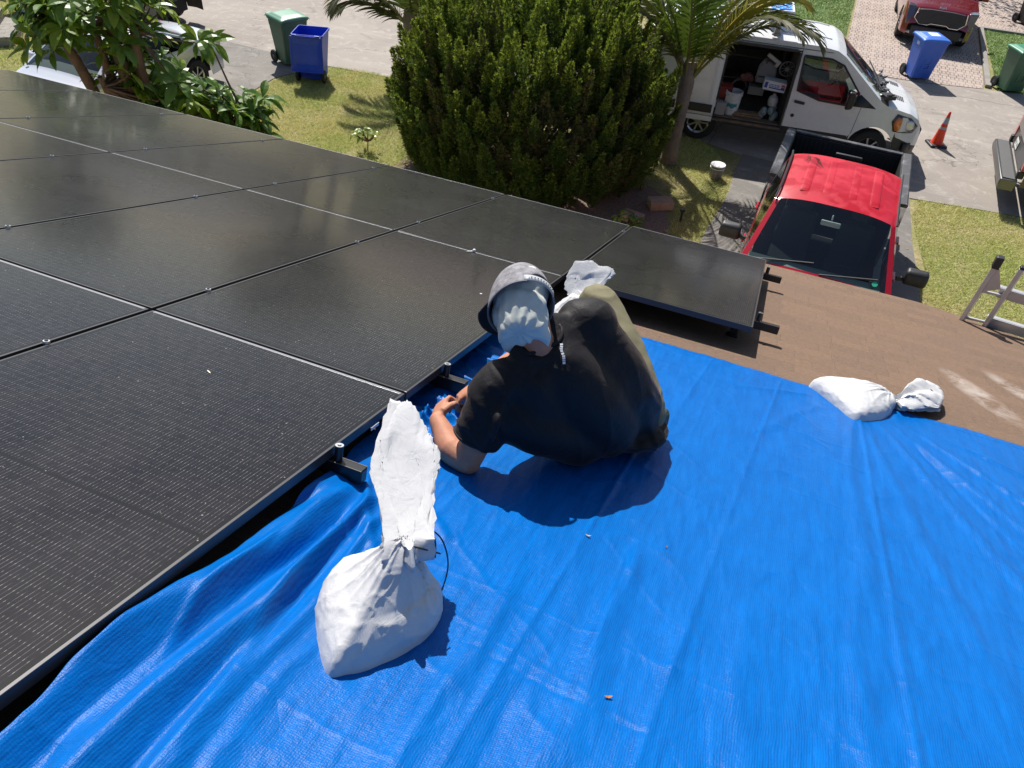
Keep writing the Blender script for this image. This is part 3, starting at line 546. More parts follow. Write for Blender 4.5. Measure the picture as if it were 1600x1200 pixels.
# left hand: palm, four curled fingers, thumb closing on a fold of tarp
def hand(mb, w_, palm_end, nrm, thumb_side, curl):
    w_ = V3(w_); pe = V3(palm_end); d = (pe-w_).normalized(); nrm = V3(nrm); nrm = (nrm-d*nrm.dot(d)).normalized(); sd = d.cross(nrm).normalized()*thumb_side
    k = (pe-w_).length
    rings(mb, [(w_-d*.01, sd*.027, nrm*.020), (w_+d*k*.3, sd*.034, nrm*.019), (w_+d*k*.7, sd*.042, nrm*.018), (pe, sd*.041, nrm*.014)], 14, 2.2)
    Ls = [.068, .078, .074, .058]
    for i in range(4):
        off = sd*(.031-.0205*i); p = pe+off-d*.006; L_ = Ls[i]; a0 = .35+.1*i
        q = [p]; ang = a0
        for s_, f_ in ((0, .44), (1, .31), (2, .25)):
            q.append(q[-1]+(d*math.cos(ang)+nrm*math.sin(ang))*L_*f_); ang += curl*(1+.08*i)
        mb.tube(q, [.0100, .0093, .0085, .0068], 10); mb.ball(q[0], .0108, 10); mb.ball(q[1], .0098, 10); mb.ball(q[2], .009, 10); mb.ball(q[3], .0072, 10)
    t0 = w_+d*k*.25+sd*.026; t1 = t0+sd*.024+d*.026+nrm*.014; t2 = t1+d*.030+nrm*.016-sd*.004; t3 = t2+d*.018+nrm*.016-sd*.012
    mb.tube([t0, t1, t2, t3], [.017, .0135, .0115, .0085], 10); mb.ball(t1, .0138, 10); mb.ball(t2, .0118, 10); mb.ball(t3, .0088, 10)
hand(bd, wr, (.112, -4.105, .135), (.78, .25, -.50), -1, .95)
hand(bd, (.17, -3.9, .16), (.12, -3.95, .10), (.2, -.2, -.9), 1, .8)
m_skin, nt, b = _setup('skin'); co = coords(nt); n1 = noise(nt, co, 35, 4); nt.links.new(mixc(nt, ramp(nt, n1, .3, .7), (.50, .235, .145), (.42, .18, .11)), b.inputs['Base Color'])
b.inputs['Roughness'].default_value = .6; b.inputs['Specular IOR Level'].default_value = .3; b.inputs['Subsurface Weight'].default_value = .15; b.inputs['Subsurface Radius'].default_value = (.01, .003, .0015); bump(nt, b, noise(nt, co, 260, 3), .25, .001)
body, _ = remesh(bd, 'body', m_skin, man, .0052, 3)
# T-shirt
sh = MB(); torso(sh, 1.0, .012)
limb(sh, [shL+V3((.05, .03, .02)), shL, (.338, -4.262, .235), (.322, -4.274, .135)], [.085, .083, .084, .090], rnd=False); limb(sh, [shR+V3((-.04, -.04, 0)), shR, (.51, -3.86, .47), (.43, -3.78, .40)], [.09, .088, .08, .078])
limb(sh, [shL+V3((.09, .06, .02)), (.47, -4.12, .27), (.56, -3.98, .17)], [.105, .13, .13]); limb(sh, [shL+V3((.02,-.01,-.08)), (.50, -4.16, .20), (.62, -3.98, .12)], [.08, .10, .11]); limb(sh, [shR+V3((-.02, -.01, -.02)), (.67, -3.88, .38), (.77, -3.72, .20)], [.095, .11, .10])
limb(sh, [(.50, -4.09, .40), (.60, -4.0, .28), (.68, -3.88, .16)], [.13, .15, .14])
rings(sh, [((.72, -3.76, .04), (.16, .12, 0), (-.06, .08, .0)), ((.71, -3.79, .12), (.185, .14, .02), (-.09, .12, .03))], 22)
neckc = V3((.44, -4.18, .53))
def shirt_disp(V):
    o = np.zeros(len(V))
    def fold(a, c_, amp, wd, ph=0):
        a = np.array(a); d = np.array(c_)-a; L_ = np.linalg.norm(d); d = d/L_; q = V-a; t = q@d/L_; r = np.linalg.norm(q-np.outer(q@d, d), axis=1); e = np.clip(t/.2, 0, 1)*np.clip((1-t)/.2, 0, 1)
        return amp*e*np.exp(-(r/wd)**2)
    u = V@np.array([.5, .73, .45]); s_ = V@np.array([-.39, -.69, .61])
    o += .0025*fbm(np.stack([u*6, s_*4, V[:, 2]*5], 1), 3, 5)
    # sleeve folds, shoulder folds
    for i in range(6):
        f_ = i/5; o += fold((.42-.03*i, -4.30+.012*i, .40-.03*i), (.37+.01*i, -4.34, .14+.03*i), .012, .013)
        o += fold((.50+.05*f_, -4.05, .55), (.60, -3.95+.02*i, .50-.03*i), .009, .013)
        o += fold((.46+.03*i, -4.24+.02*i, .49), (.42+.05*i, -4.27+.01*i, .40), .010*(-1)**i, .012)
    # pleats along the waist on the right side
    for i in range(6): o += fold((.86-.012*i, -3.72-.02*i, .20-.02*i), (.80-.02*i, -3.88-.02*i, .33-.05*i), .008*(-1)**i, .016)
    rr = 1-np.abs(fbm(np.stack([u*9+2, s_*3, V[:, 0]*4], 1), 2, 11)); o += .003*rr**4
    rv = np.array([.925, .335, .177]); uv = np.array([-.292, .332, .897]); a_ = V@rv; b_ = V@uv
    def msk(c_, r): return np.exp(-(np.linalg.norm(V-np.array(c_), axis=1)/r)**4)
    def rid(p, q_, sd, pw=3): return np.clip(1-np.abs(fbm(np.stack([p, q_], 1), 2, sd))*1.4, 0, 1)**pw
    o += .010*msk((.34, -4.27, .24), .15)*rid((a_*.85+b_*.52)*17, (b_*.85-a_*.52)*5, 71); o += .005*msk((.44, -4.2, .42), .13)*rid((b_*.9+a_*.3)*16, a_*6, 72)
    o += .004*msk((.60, -3.98, .50), .14)*rid((b_*.95-a_*.3)*17, a_*5, 73); o += .009*msk((.80, -3.76, .18), .17)*rid((a_*.9+b_*.45)*16, b_*5, 74)
    d = np.linalg.norm(V-np.array(neckc), axis=1); o += .003*np.exp(-((d-.085)/.006)**2)
    return o
m_shirt, nt, b = _setup('black_jersey'); co = coords(nt); n1 = noise(nt, co, 18, 4, .6); nt.links.new(mixc(nt, n1, (.006, .0055, .007), (.011, .010, .012)), b.inputs['Base Color']); b.inputs['Roughness'].default_value = .62
b.inputs['Specular IOR Level'].default_value = .25; b.inputs['Sheen Weight'].default_value = .12; b.inputs['Sheen Roughness'].default_value = .4; b.inputs['Sheen Tint'].default_value = (.8, .6, .55, 1); bump(nt, b, noise(nt, co, 700, 2), .25, .0006, bump(nt, None, noise(nt, co, 22, 4, .6, .6), .35, .01))
shirt, SV = remesh(sh, 't_shirt', m_shirt, man, .0075, 26, shirt_disp, .65)
bvh = BVHTree.FromPolygons([v.co for v in shirt.data.vertices], [p.vertices for p in shirt.data.polygons])
def onshirt(p, o=.0015):
    l, n_, _, _ = bvh.find_nearest(V3(p)); return l+n_*o, n_
# hemmed cuff round the sleeve opening
cu = MB(); ax_ = (V3((.322, -4.274, .135))-V3((.338, -4.262, .235))).normalized(); c0_ = V3((.3245, -4.272, .148)); u1 = ax_.orthogonal().normalized(); u2 = ax_.cross(u1)
cu.tube([c0_+(u1*math.cos(a)+u2*math.sin(a))*.0835 for a in [i*2*math.pi/40 for i in range(41)]], .0045, 8, cap=False); cu.build('sleeve_hem', m_shirt, shirt)
# collar band
cb = MB(); ring = []
cdir = V3((-.45, -.1, .75)).normalized(); ca = V3((.5, .73, .45)); ca = (ca-cdir*ca.dot(cdir)).normalized(); cb_ = cdir.cross(ca)
for j in range(40):
    t = 2*math.pi*j/40; p = V3((.445, -4.165, .515))+ca*math.cos(t)*.085+cb_*math.sin(t)*.07; l, n_ = onshirt(p, .001); ring.append(l)
for _ in range(6): ring = [(ring[j-1]+ring[j]*2+ring[(j+1) % 40])/4 for j in range(40)]
cb.tube(ring+[ring[0]], .0068, 8); cb.build('collar', m_shirt, shirt)
# reflective strip on the back
a0 = V3((.487, -4.235, .525)); 
st = MB(); pts_ = [V3((.512, -4.165, .53)).lerp(V3((.562, -4.215, .478)), i/9) for i in range(10)]
for i in range(9):
    p, n_ = onshirt(pts_[i], .003); q, _ = onshirt(pts_[i+1], .003); d = (q-p); w2 = d.cross(n_).normalized()*.0048; e = d*.72
    st.add([p-w2, p+w2, p+e+w2, p+e-w2], [(0, 1, 2, 3)])
st.build('reflective_strip', pm('reflective', (.55, .56, .6), .4), shirt, smooth=False, thick=.0012)
# trousers
pt = MB(); limb(pt, [(.775, -3.66, .14), (.62, -3.51, .31), (.468, -3.385, .45)], [.115, .108, .083]); limb(pt, [(.468, -3.385, .45), (.45, -3.22, .26), (.425, -3.05, .11)], [.083, .075, .065])
limb(pt, [(.58, -3.76, .13), (.48, -3.6, .17), (.36, -3.45, .2)], [.115, .10, .08]); limb(pt, [(.36, -3.45, .2), (.38, -3.3, .13), (.42, -3.16, .085)], [.08, .07, .06]); pt.ball((.70, -3.72, .12), (.17, .13, .11), 18)
def pants_disp(V):
    rr = 1-np.abs(fbm(V*np.array([7, 7, 11]), 2, 31)); return .006*rr**3+.003*fbm(V*14, 2, 8)
m_pants = pm('olive_canvas', (.185, .165, .09), .8, col2=(.15, .135, .075), vs=14, bmp=(500, .3, .0008))
remesh(pt, 'trousers', m_pants, man, .009, 3, pants_disp)
# waistband and pouch with gloves at the right hip
po = MB(); rings(po, [((.855, -3.545, .075), (.03, .02, 0), (0, .02, .035)), ((.86, -3.60, .10), (.038, .02, 0), (0, .03, .06)), ((.85, -3.66, .105), (.03, .02, 0), (0, .03, .04))], 12)
for i in range(4): limb(po, [(.86, -3.60, .15), (.875, -3.57-.022*i, .12), (.885, -3.55-.026*i, .055)], [.014, .015, .011], 8)
m_pouch = pm('work_glove', (.035, .05, .04), .8, col2=(.09, .11, .09), vs=60, bmp=(90, .6, .004)); remesh(po, 'belt_gloves', m_pouch, man, .005, 2)
# shoes
for nm, c_, dr in (('shoe', (.42, -2.98, .05), (-.15, 1, -.1)), ('shoe', (.44, -3.08, .05), (-.1, 1, -.2))):
    s_ = MB(); d = V3(dr).normalized(); c_ = V3(c_); sd = d.cross(V3((0, 0, 1))).normalized()
    rings(s_, [(c_-d*.09, sd*.034, (0, 0, .045)), (c_, sd*.042, (0, 0, .048)), (c_+d*.10, sd*.046, (0, 0, .034)), (c_+d*.17, sd*.032, (0, 0, .022))], 16); remesh(s_, nm, pm('shoe_grey', (.05, .05, .05), .7), man, .006, 3)
# gaiter over head and neck
ga = MB(); ga.ball(Hc, (.088, .106, .110), 22, R=HM); ga.ball(Hc+Fd*.055-Ud*.055, (.066, .062, .066), 16, R=HM)
rings(ga, [(Hc+Ud*.03-Fd*.005, Sd*.07, Fd*.085), (Hc-Ud*.01-Fd*.005, Sd*.087, Fd*.098), (Hc-Ud*.06, Sd*.082, Fd*.085), ((.365, -4.16, .60), Sd*.079, Fd*.080), ((.385, -4.195, .555), Sd*.083, Fd*.078), ((.402, -4.212, .525), Sd*.087, Fd*.080), ((.408, -4.222, .505), Sd*.085, Fd*.076)], 26, 2.1)
def ga_disp(V):
    q = V-np.array(Hc); a = np.arctan2(q@np.array(Sd), -(q@np.array(Fd))); h = q@np.array(Ud); k = np.clip((.03-h)/.16, 0, 1)
    tw = a*5+h*22+1.2*vnoise(np.stack([a*2, h*12], 1), 4); return k*(.0026*(1-np.abs(np.sin(tw)))**2.2+.002*np.sin(a*11-h*40))+.001*fbm(V*40, 2, 2)
m_gait = pm('white_knit', (.58, .60, .54), .85, col2=(.50, .53, .49), vs=25, bmp=(450, .35, .001), sheen=.2)
remesh(ga, 'neck_gaiter', m_gait, man, .005, 12, ga_disp, .6)
# cap: crown with rear opening, strap, brim
cp = MB(); cr_ = V3(Ud*.0); rx, ry, rz_ = .103, .117, .216; NU, NV = 64, 26; Uc = (Ud+Fd*.14).normalized(); Fc = (Fd-Uc*Fd.dot(Uc)).normalized()
def capP(a, h, k=1.0):
    """a: angle about the head (0 = back), h: 0 rim .. 1 top"""
    el = math.pi/2*h*.999; base = -.078
    r = math.cos(el)**.9 if el < 1.57 else 0
    fz = math.sin(el)
    # squashed, slightly boxy mesh-back crown with a puckered top
    p = Sd*(math.sin(a)*rx*r*k)-Fc*(math.cos(a)*ry*r*k)+Uc*(fz*rz_*k+base); return Hc+p+Fd*.004
def cap_keep(u, v):
    a = (u-.5)*2*math.pi; return not ((a/.46)**2+((v-.035)/.125)**2 < 1)
def capfn(u, v):
    a = (u-.5)*2*math.pi; k = 1+.012*math.sin(a*3+1)*(1-v)+.010*vnoise([[a*3, v*5]], 3)[0]; return capP(a, v, k)
cp.grid(capfn, NU, NV, keep=cap_keep)
m_cap = pm('heather_grey_mesh', (.145, .14, .155), .9, col2=(.28, .275, .295), vs=34, vlo=.38, vhi=.62, bmp=(380, .8, .002)); cap = cp.build('cap', m_cap, man, thick=.0025)
sb = MB(); pts_ = [capP(-.62+i*.124, .045, 1.03) for i in range(11)]
for i in range(10):
    p, q = pts_[i], pts_[i+1]; u_ = Ud*.014; sb.add([p-u_, q-u_, q+u_, p+u_], [(0, 1, 2, 3)])
m_strap = pm('strap_grey', (.36, .38, .40), .5); sb.build('snap_strap', m_strap, cap, thick=.002)
hl = MB()
for i in range(9):
    a = -.40+i*.1; p = capP(a, .045, 1.062); hl.ball(p, (.0022, .0022, .0022), 8)
hl.build('strap_holes', pm('hole_dark', (.03, .03, .035), .6), cap)
eb = MB(); ed = [capP(.46*math.cos(t), max(.0, .035+.13*math.sin(t)), 1.012) for t in [math.pi*i/30 for i in range(31)]]; eb.tube(ed, .0035, 8); eb.build('opening_trim', pm('trim_dark', (.10, .10, .12), .8), cap)
rm_ = MB(); rm_.tube([capP(math.pi*.17+i*(2*math.pi*.83)/48, .0, 1.008) for i in range(49)], .003, 6); rm_.build('sweatband', pm('band', (.13, .13, .15), .8), cap)
br_ = MB()
def brim(u, v):
    a = (u-.5)*1.9; s_ = math.sin(a)*.095; f0 = math.cos(a)*.107; ext = .075*math.cos(a*.82)**.7*v; return Hc+Sd*(s_*(1+.05*v))+Fd*(f0+ext+.004)+Ud*(-.012-.18*s_*s_/.09-.22*ext*v)
br_.grid(brim, 20, 8); br_.build('brim', pm('brim_black', (.012, .012, .014), .7), cap, thick=.004)
# ================================================================ SANDBAGS
m_sack, nt, b = _setup('woven_white_sack'); co = coords(nt); sx = nd(nt, 'ShaderNodeSeparateXYZ'); nt.links.new(co, sx.inputs[0])
n1 = noise(nt, co, 9, 4); wv = nd(nt, 'ShaderNodeTexVoronoi', i_Scale=210.); nt.links.new(co, wv.inputs['Vector'])
nt.links.new(mixc(nt, ramp(nt, n1, .3, .75), (.60, .60, .605), (.54, .54, .55)), b.inputs['Base Color']); b.inputs['Roughness'].default_value = .48
b.inputs['Subsurface Weight'].default_value = .12; b.inputs['Subsurface Radius'].default_value = (.02, .02, .022)
sq = nd(nt, 'ShaderNodeMapping'); sq.inputs['Rotation'].default_value = (.6, .3, .5); nt.links.new(co, sq.inputs[0]); s2 = nd(nt, 'ShaderNodeSeparateXYZ'); nt.links.new(sq.outputs[0], s2.inputs[0])
wvv = mth(nt, 'MULTIPLY', mth(nt, 'SINE', mth(nt, 'MULTIPLY', s2.outputs[0], 2100.)), mth(nt, 'SINE', mth(nt, 'MULTIPLY', s2.outputs[2], 2400.)))
bump(nt, b, wvv, .4, .0010, bump(nt, None, noise(nt, co, 22, 4, .6, .8), .30, .010))
m_cord = pm('black_tie', (.012, .012, .014), .4)
def pillow(name, mat, parent, outline, apex, H, dsp, NA=200, NR=70, nk=.03, nkz=.07, tp=0):
    O = [V3(p) for p in outline]; n = len(O); ring = []
    for i in range(NA):
        f_ = i/NA*n; j = int(f_); u = f_-j; p0, p1, p2, p3 = O[j-1], O[j % n], O[(j+1) % n], O[(j+2) % n]
        ring.append(.5*((2*p1)+(p2-p0)*u+(2*p0-5*p1+4*p2-p3)*u*u+(-p0+3*p1-3*p2+p3)*u**3))
    ring = np.array([tuple(p) for p in ring]); A = np.array(apex); V = []
    for k in range(NR+1):
        r = 1-k/NR; rr = r
        pz = (1-rr**1.55)**.72 if tp else (1-rr**2.6)**.62
        xy = A[:2]*(1-rr)+ring[:, :2]*rr; z = ring[:, 2]*rr**2+(H*pz)+np.full(NA, nkz)*np.exp(-(r/(.30 if tp else .16))**2)*(nkz > 0)
        bul = np.sin(np.clip((1-rr)*9, 0, math.pi))[()]*.012; dirv = (ring[:, :2]-A[:2]); dirv /= np.linalg.norm(dirv, axis=1)[:, None]
        V.append(np.column_stack([xy+dirv*bul, z]))
    V = np.concatenate(V); I = np.arange((NR+1)*NA).reshape(NR+1, NA); F = np.stack([I[:-1], np.roll(I, -1, 1)[:-1], np.roll(I, -1, 1)[1:], I[1:]], -1).reshape(-1, 4)
    o = npmesh(name, V, F, mat, parent, smooth=True); N = np.zeros(len(V)*3, np.float32); o.data.vertices.foreach_get('normal', N)
    N = N.reshape(-1, 3); 
    if N[:, 2].mean() < 0: N = -N
    V = V+N*dsp(V)[:, None]; o.data.vertices.foreach_set('co', V.astype(np.float32).ravel()); o.data.update(); return o
def bag(label, rs, collar, ears, seed, neckp, cord, vox=.006, amp=1.0, open_end=None, M=RM):
    t = thing('sandbag', label, 'sandbag', M, 'white woven sandbags holding the tarp')
    nk = np.array(neckp)
    def dsp(V):
        q = V-nk; d = np.linalg.norm(q, axis=1); a = np.arctan2(q[:, 1]-q[:, 0]*.3, q[:, 0]+q[:, 2]*.5); k = np.exp(-(d/.15)**2)
        pl = k*.011*(1-np.abs(np.sin(a*5.5+1.5*vnoise(V*9, seed)+seed)))**1.5
        rr = 1-np.abs(fbm(V*np.array([17, 9, 14])+seed, 2, seed)); r2 = 1-np.abs(fbm(V*np.array([8, 24, 30])+seed*2, 2, seed+9)); k2 = np.exp(-(d/.24)**2)
        p2 = k2*.007*(1-np.abs(np.sin(a*9+2*vnoise(V*7, seed+2))))**2
        e = np.clip(V[:, 2]/.03, .0, 1); return amp*e*(pl*.8+p2+.0028*rr**6+.0015*r2**6-.001+.005*fbm(V*5, 2, seed+4))
    if isinstance(rs, dict): pillow('sack', m_sack, t, rs['o'], rs['a'], rs['H'], dsp, nkz=rs.get('nk', .07), tp=rs.get('tp', 0))
    else:
        mb = MB(); rings(mb, rs, 28, 2.6)
        for p, q, r0, r1 in ears: limb(mb, [p, V3(p).lerp(V3(q), .5), q], [r0, (r0+r1)/2, r1], 12)
        remesh(mb, 'sack', m_sack, t, vox, 4, dsp)
    if collar:
        # the loose neck above the tie: an open, flattened, pleated tube of cloth
        cm_ = MB(); n = 84; K = 22
        def cf(u, v):
            i = v*(len(collar)-1); j = min(int(i), len(collar)-2); f_ = i-j; f_ = f_*f_*(3-2*f_)
            c0, a0_, b0_ = [V3(x) for x in collar[j]]; c1, a1_, b1_ = [V3(x) for x in collar[j+1]]; t_ = 2*math.pi*u
            c_ = c0.lerp(c1, i-j); a = a0_.lerp(a1_, f_); bb = b0_.lerp(b1_, f_)
            fr = abs(math.sin(t_*2.5+seed+1.6*v)); pl = 1+.13*math.sin(t_*7+seed+2*v)*(1-v*.75)+.20*(1-abs(math.sin(t_*4.5+1.1*math.sin(v*5)+seed)))**4*(1-.4*v)-.16*(1-abs(math.sin(t_*3.5+.9*math.sin(v*4+1)+2)))**5+.16*(1-fr)**2-.05+.10*math.sin(t_*3+seed*2+v*4)+.05*vnoise([[t_*3, v*4]], seed)[0]+.018*math.sin(t_*60)*(v > .96)
            return c_+a*(math.cos(t_)*pl)+bb*(math.sin(t_)*pl*(1+.25*math.sin(t_*5+v*5)))+(a+bb).normalized()*.006*math.sin(v*9+t_*4)+(V3(collar[-1][0])-V3(collar[-2][0])).normalized()*(.014*math.sin(t_*2+seed)+.003*math.sin(t_*41))*v**4
        cm_.grid(cf, n, K); cm_.build('collar', m_sack, t, thick=.0018)
    cd = MB()
    for pts in cord:
        P = [V3(p) for p in pts]; Q = []
        for i in range(len(P)-1):
            p0, p1, p2, p3 = P[max(i-1, 0)], P[i], P[i+1], P[min(i+2, len(P)-1)]
            for s_ in range(7):
                u = s_/7; Q.append(.5*((2*p1)+(p2-p0)*u+(2*p0-5*p1+4*p2-p3)*u*u+(-p0+3*p1-3*p2+p3)*u**3))
        Q.append(P[-1]); cd.tube(Q, .0022, 6)
    if cord: cd.build('tie_cord', m_cord, t)
    return t
bag('white woven sandbag standing beside the panel edge with its long loose neck twisted upright',
    dict(o=[(.245, -5.06, .05), (.275, -5.17, .02), (.392, -5.30, .0), (.44, -5.27, 0), (.50, -5.19, 0), (.54, -5.08, 0), (.53, -4.97, .0), (.47, -4.92, .01), (.37, -4.93, .03), (.28, -4.98, .05)], a=(.432, -5.045), H=.20, nk=.055, tp=1),
    [((.437, -5.045, .215), (.062, .01, 0), (-.01, .052, 0)), ((.43, -5.035, .25), (.052, .01, .01), (-.01, .042, 0)), ((.405, -5.0, .285), (.062, .0, -.01), (-.01, .045, .02)), ((.365, -4.94, .325), (.082, -.0, -.02), (-.01, .050, .03)), ((.335, -4.88, .37), (.088, .0, -.025), (-.01, .050, .035)), ((.320, -4.825, .400), (.086, -.01, -.035), (-.01, .040, .03)), ((.313, -4.80, .415), (.078, -.01, -.035), (-.01, .030, .022))],
    [((.42, -5.14, .05), (.398, -5.285, .008), .10, .012), ((.38, -5.08, .13), (.245, -5.11, .14), .09, .014), ((.45, -5.05, .08), (.53, -5.03, .06), .1, .05), ((.46, -5.15, .05), (.51, -5.21, .02), .09, .03)], 3, (.437, -5.05, .25),
    [[(.455, -5.06, .25), (.49, -5.04, .24), (.515, -5.01, .22)], [(.45, -4.98, .26), (.485, -4.93, .20), (.505, -4.90, .10), (.51, -4.95, .03), (.50, -5.0, .01)], [(.44, -4.98, .27), (.475, -4.96, .22), (.49, -4.97, .17)], [(.5, -4.93, .06), (.53, -4.96, .02), (.52, -5.02, .01)]])
bag('white sandbag half hidden behind the raised knee, its loose top spread over the panel corner',
    [((.20, -2.62, 0), (.10, .02, 0), (0, .10, 0)), ((.20, -2.62, .06), (.12, .02, 0), (0, .12, 0)), ((.20, -2.62, .13), (.10, .02, 0), (0, .09, 0)), ((.21, -2.61, .19), (.05, .01, 0), (0, .045, 0)), ((.22, -2.60, .22), (.032, .01, 0), (0, .03, 0))],
    [((.22, -2.60, .20), (.03, .01, 0), (0, .03, 0)), ((.225, -2.58, .24), (.06, .0, .01), (0, .03, .02)), ((.235, -2.54, .30), (.105, .02, .02), (0, .03, .045)), ((.25, -2.50, .35), (.10, .01, -.0), (0, .025, .04)), ((.255, -2.48, .37), (.07, .0, .0), (0, .012, .02))],
    [((.2, -2.6, .06), (.10, -2.72, .03), .09, .03)], 8, (.22, -2.6, .21), [[(.21, -2.64, .21), (.17, -2.68, .15), (.15, -2.70, .10)], [(.21, -2.64, .21), (.2, -2.7, .16), (.17, -2.73, .12)]])
bag('white sandbag lying on its side across the far edge of the tarp',
    dict(o=[(1.50, -2.355, 0), (1.56, -2.30, 0), (1.66, -2.235, 0), (1.78, -2.215, 0), (1.88, -2.26, .01), (1.93, -2.33, .015), (1.90, -2.46, .01), (1.84, -2.58, 0), (1.725, -2.675, 0), (1.64, -2.57, 0), (1.56, -2.44, 0)], a=(1.745, -2.39), H=.115, nk=0),
    [((1.92, -2.32, .04), (.01, .026, .0), (0, 0, .024)), ((1.945, -2.30, .042), (.01, .04, .0), (0, 0, .03)), ((1.985, -2.24, .055), (.02, .135, .01), (0, 0, .05)), ((2.05, -2.17, .065), (.02, .18, .015), (0, 0, .045)), ((2.12, -2.11, .06), (.02, .19, .01), (0, 0, .04)), ((2.19, -2.08, .055), (.02, .17, .01), (0, 0, .02))],
    [((1.72, -2.45, .05), (1.70, -2.65, .012), .06, .014), ((1.70, -2.36, .05), (1.515, -2.385, .012), .06, .012), ((1.72, -2.58, .035), (1.86, -2.52, .03), .05, .03)], 5, (1.915, -2.32, .04),
    [[(2.0, -2.14, .09), (2.03, -2.08, .09), (2.08, -2.04, .085)], [(2.12, -2.05, .09), (2.15, -2.12, .08), (2.2, -2.2, .01)]])
# ================================================================ VEHICLES (local: x forward, y left, z up)
def lerpf(x, pts):
    return float(np.interp(x, [p[0] for p in pts], [p[1] for p in pts]))
m_blk = pm('black_plastic', (.018, .018, .02), .5, col2=(.03, .03, .032), vs=8); m_tyre = pm('tyre_rubber', (.02, .02, .02), .85, bmp=(60, .5, .004)); m_rim = pm('alloy_rim', (.45, .46, .48), .3, .9)
m_dark = pm('cabin_dark', (.02, .02, .022), .8); m_glass = glass_mat('tinted_glass', (.62, .70, .68), .03, 1.85); m_glass2 = glass_mat('dark_glass', (.10, .12, .12)); m_chrome = pm('chrome', (.7, .7, .72), .15, 1.0)
m_seat = pm('seat_cloth', (.07, .07, .075), .8); m_lamp = pm('lamp_clear', (.55, .58, .62), .12, .3, coat=1); m_amber = pm('lamp_amber', (.75, .22, .03), .2, coat=1); m_red = pm('lamp_red', (.55, .015, .02), .15, coat=1); m_white = pm('label_white', (.75, .75, .76), .5)
def wheel(par, x, y, r=.37, w_=.24, side=1, rim=None):
    t = MB(); t.lathe([(r*.62, -w_/2), (r*.93, -w_/2), (r, -w_*.36), (r, w_*.36), (r*.93, w_/2), (r*.62, w_/2)], 36, c=(x, y, r), axis='Y'); tw = t.build('wheel', m_tyre, par)
    g = MB(); ys = y+side*w_*.40
    g.lathe([(0, ys-side*.01), (r*.13, ys-side*.01), (r*.15, ys-side*.03)], 20, c=(x, 0, r), axis='Y'); g.lathe([(r*.55, ys-side*.02), (r*.635, ys), (r*.66, ys-side*.01), (r*.6, ys-side*.1)], 36, c=(x, 0, r), axis='Y')
    for i in range(7):
        a = i*2*math.pi/7; g.bar((x+math.cos(a)*r*.1, ys-side*.02, r+math.sin(a)*r*.1), (x+math.cos(a)*r*.6, ys-side*.012, r+math.sin(a)*r*.6), .03, .045, up=(0, 1, 0))
    g.build('rim', rim or m_rim, tw); k = MB(); k.lathe([(0, ys-side*.07), (r*.6, ys-side*.07)], 24, c=(x, 0, r), axis='Y'); k.build('brake_disc', m_dark, tw)
def shell(par, xs, top, wid, belt, z0, tum, mats, cls, crown=.05, edge=.06, nA=10, nB=8, nC=12, both=True, gaps=None, side=(1, -1), wsplit=-.02):
    """body skin lofted across stations; cls(x, part, t, side) names the part ('' = open)"""
    parts = {}
    for s_ in side:
        G = []
        for x in xs:
            zt = top(x); zr = zt-crown; wb = wid(x); zb = min(belt(x), zr-.03); z0_ = min(z0(x), zb-.02); row = []
            for i in range(nA+1):
                t = i/nA; z = z0_+(zb-z0_)*t; zz = (z-.55)/.5; y = wb*(1-.028*zz*zz); row.append((x, y, z))
            wbt = row[-1][1]; wr = wbt-tum*max(0, zr-zb-.05)
            for i in range(1, nB+1):
                t = i/nB; row.append((x, wbt+(wr-wbt)*t, zb+(zr-edge*.4-zb)*t))
            z1 = row[-1][2]
            for i in range(1, nC+1):
                t = i/nC; yy = wr*(1-t)**1.0; f_ = (1-(1-t)**3.2); row.append((x, wr*(1-t), z1+(zt-z1)*f_))
            G.append(row)
        n = len(G[0])
        for i in range(len(xs)-1):
            xm = (xs[i]+xs[i+1])/2
            for j in range(n-1):
                p, t = ('A', (j+.5)/nA) if j < nA else ('B', (j-nA+.5)/nB) if j < nA+nB else ('C', (j-nA-nB+.5)/nC)
                zc = (G[i][j][2]+G[i+1][j+1][2])/2; k = cls(xm, p, t, s_, zc)
                if not k: continue
                if k in ('side_glass', 'sill_trim', 'door_pillar'): k += '|%d%s' % (s_, 'a' if xm > wsplit else 'b')
                mb = parts.setdefault(k, MB()); mb.add([(a, s_*b_, c_) for a, b_, c_ in (G[i][j], G[i+1][j], G[i+1][j+1], G[i][j+1])], [(0, 1, 2, 3)])
    return {k: mb.build(k.split('|')[0], mats[k.split('|')[0]], par, angle=32) for k, mb in parts.items()}
def arch(x, axles, r, rest):
    z = rest
    for a in axles:
        d = abs(x-a)
        if d < r: z = max(z, .36+math.sqrt(r*r-d*d))
    return z
def mirror(par, x, y, z, s_, mat, w_=.26, h_=.22):
    mb = MB(); mb.bar((x, y, z-.06), (x-.02, y+s_*.12, z-.04), .05, .05); m_ = MB(); R = Matrix.Rotation(.15*s_, 4, 'Z')
    m_.prism([(-.07, -h_/2), (.05, -h_/2+.02), (.075, 0), (.05, h_/2-.02), (-.07, h_/2)], 'X', -w_/2, w_/2, M=Matrix.Translation((x, y+s_*(w_/2+.08), z)) @ Matrix.Rotation(math.pi/2, 4, 'Z') @ Matrix.Scale(-1, 4, (0, 1, 0)))
    o = m_.build('mirror', mat, par, bev=.04, seg=4); mb.build('mirror_arm', m_blk, o, bev=.008)
    g = MB(); g.box((x-.074, y+s_*(w_/2+.08), z), (.004, w_*.82, h_*.76)); g.build('mirror_glass', m_chrome, o)
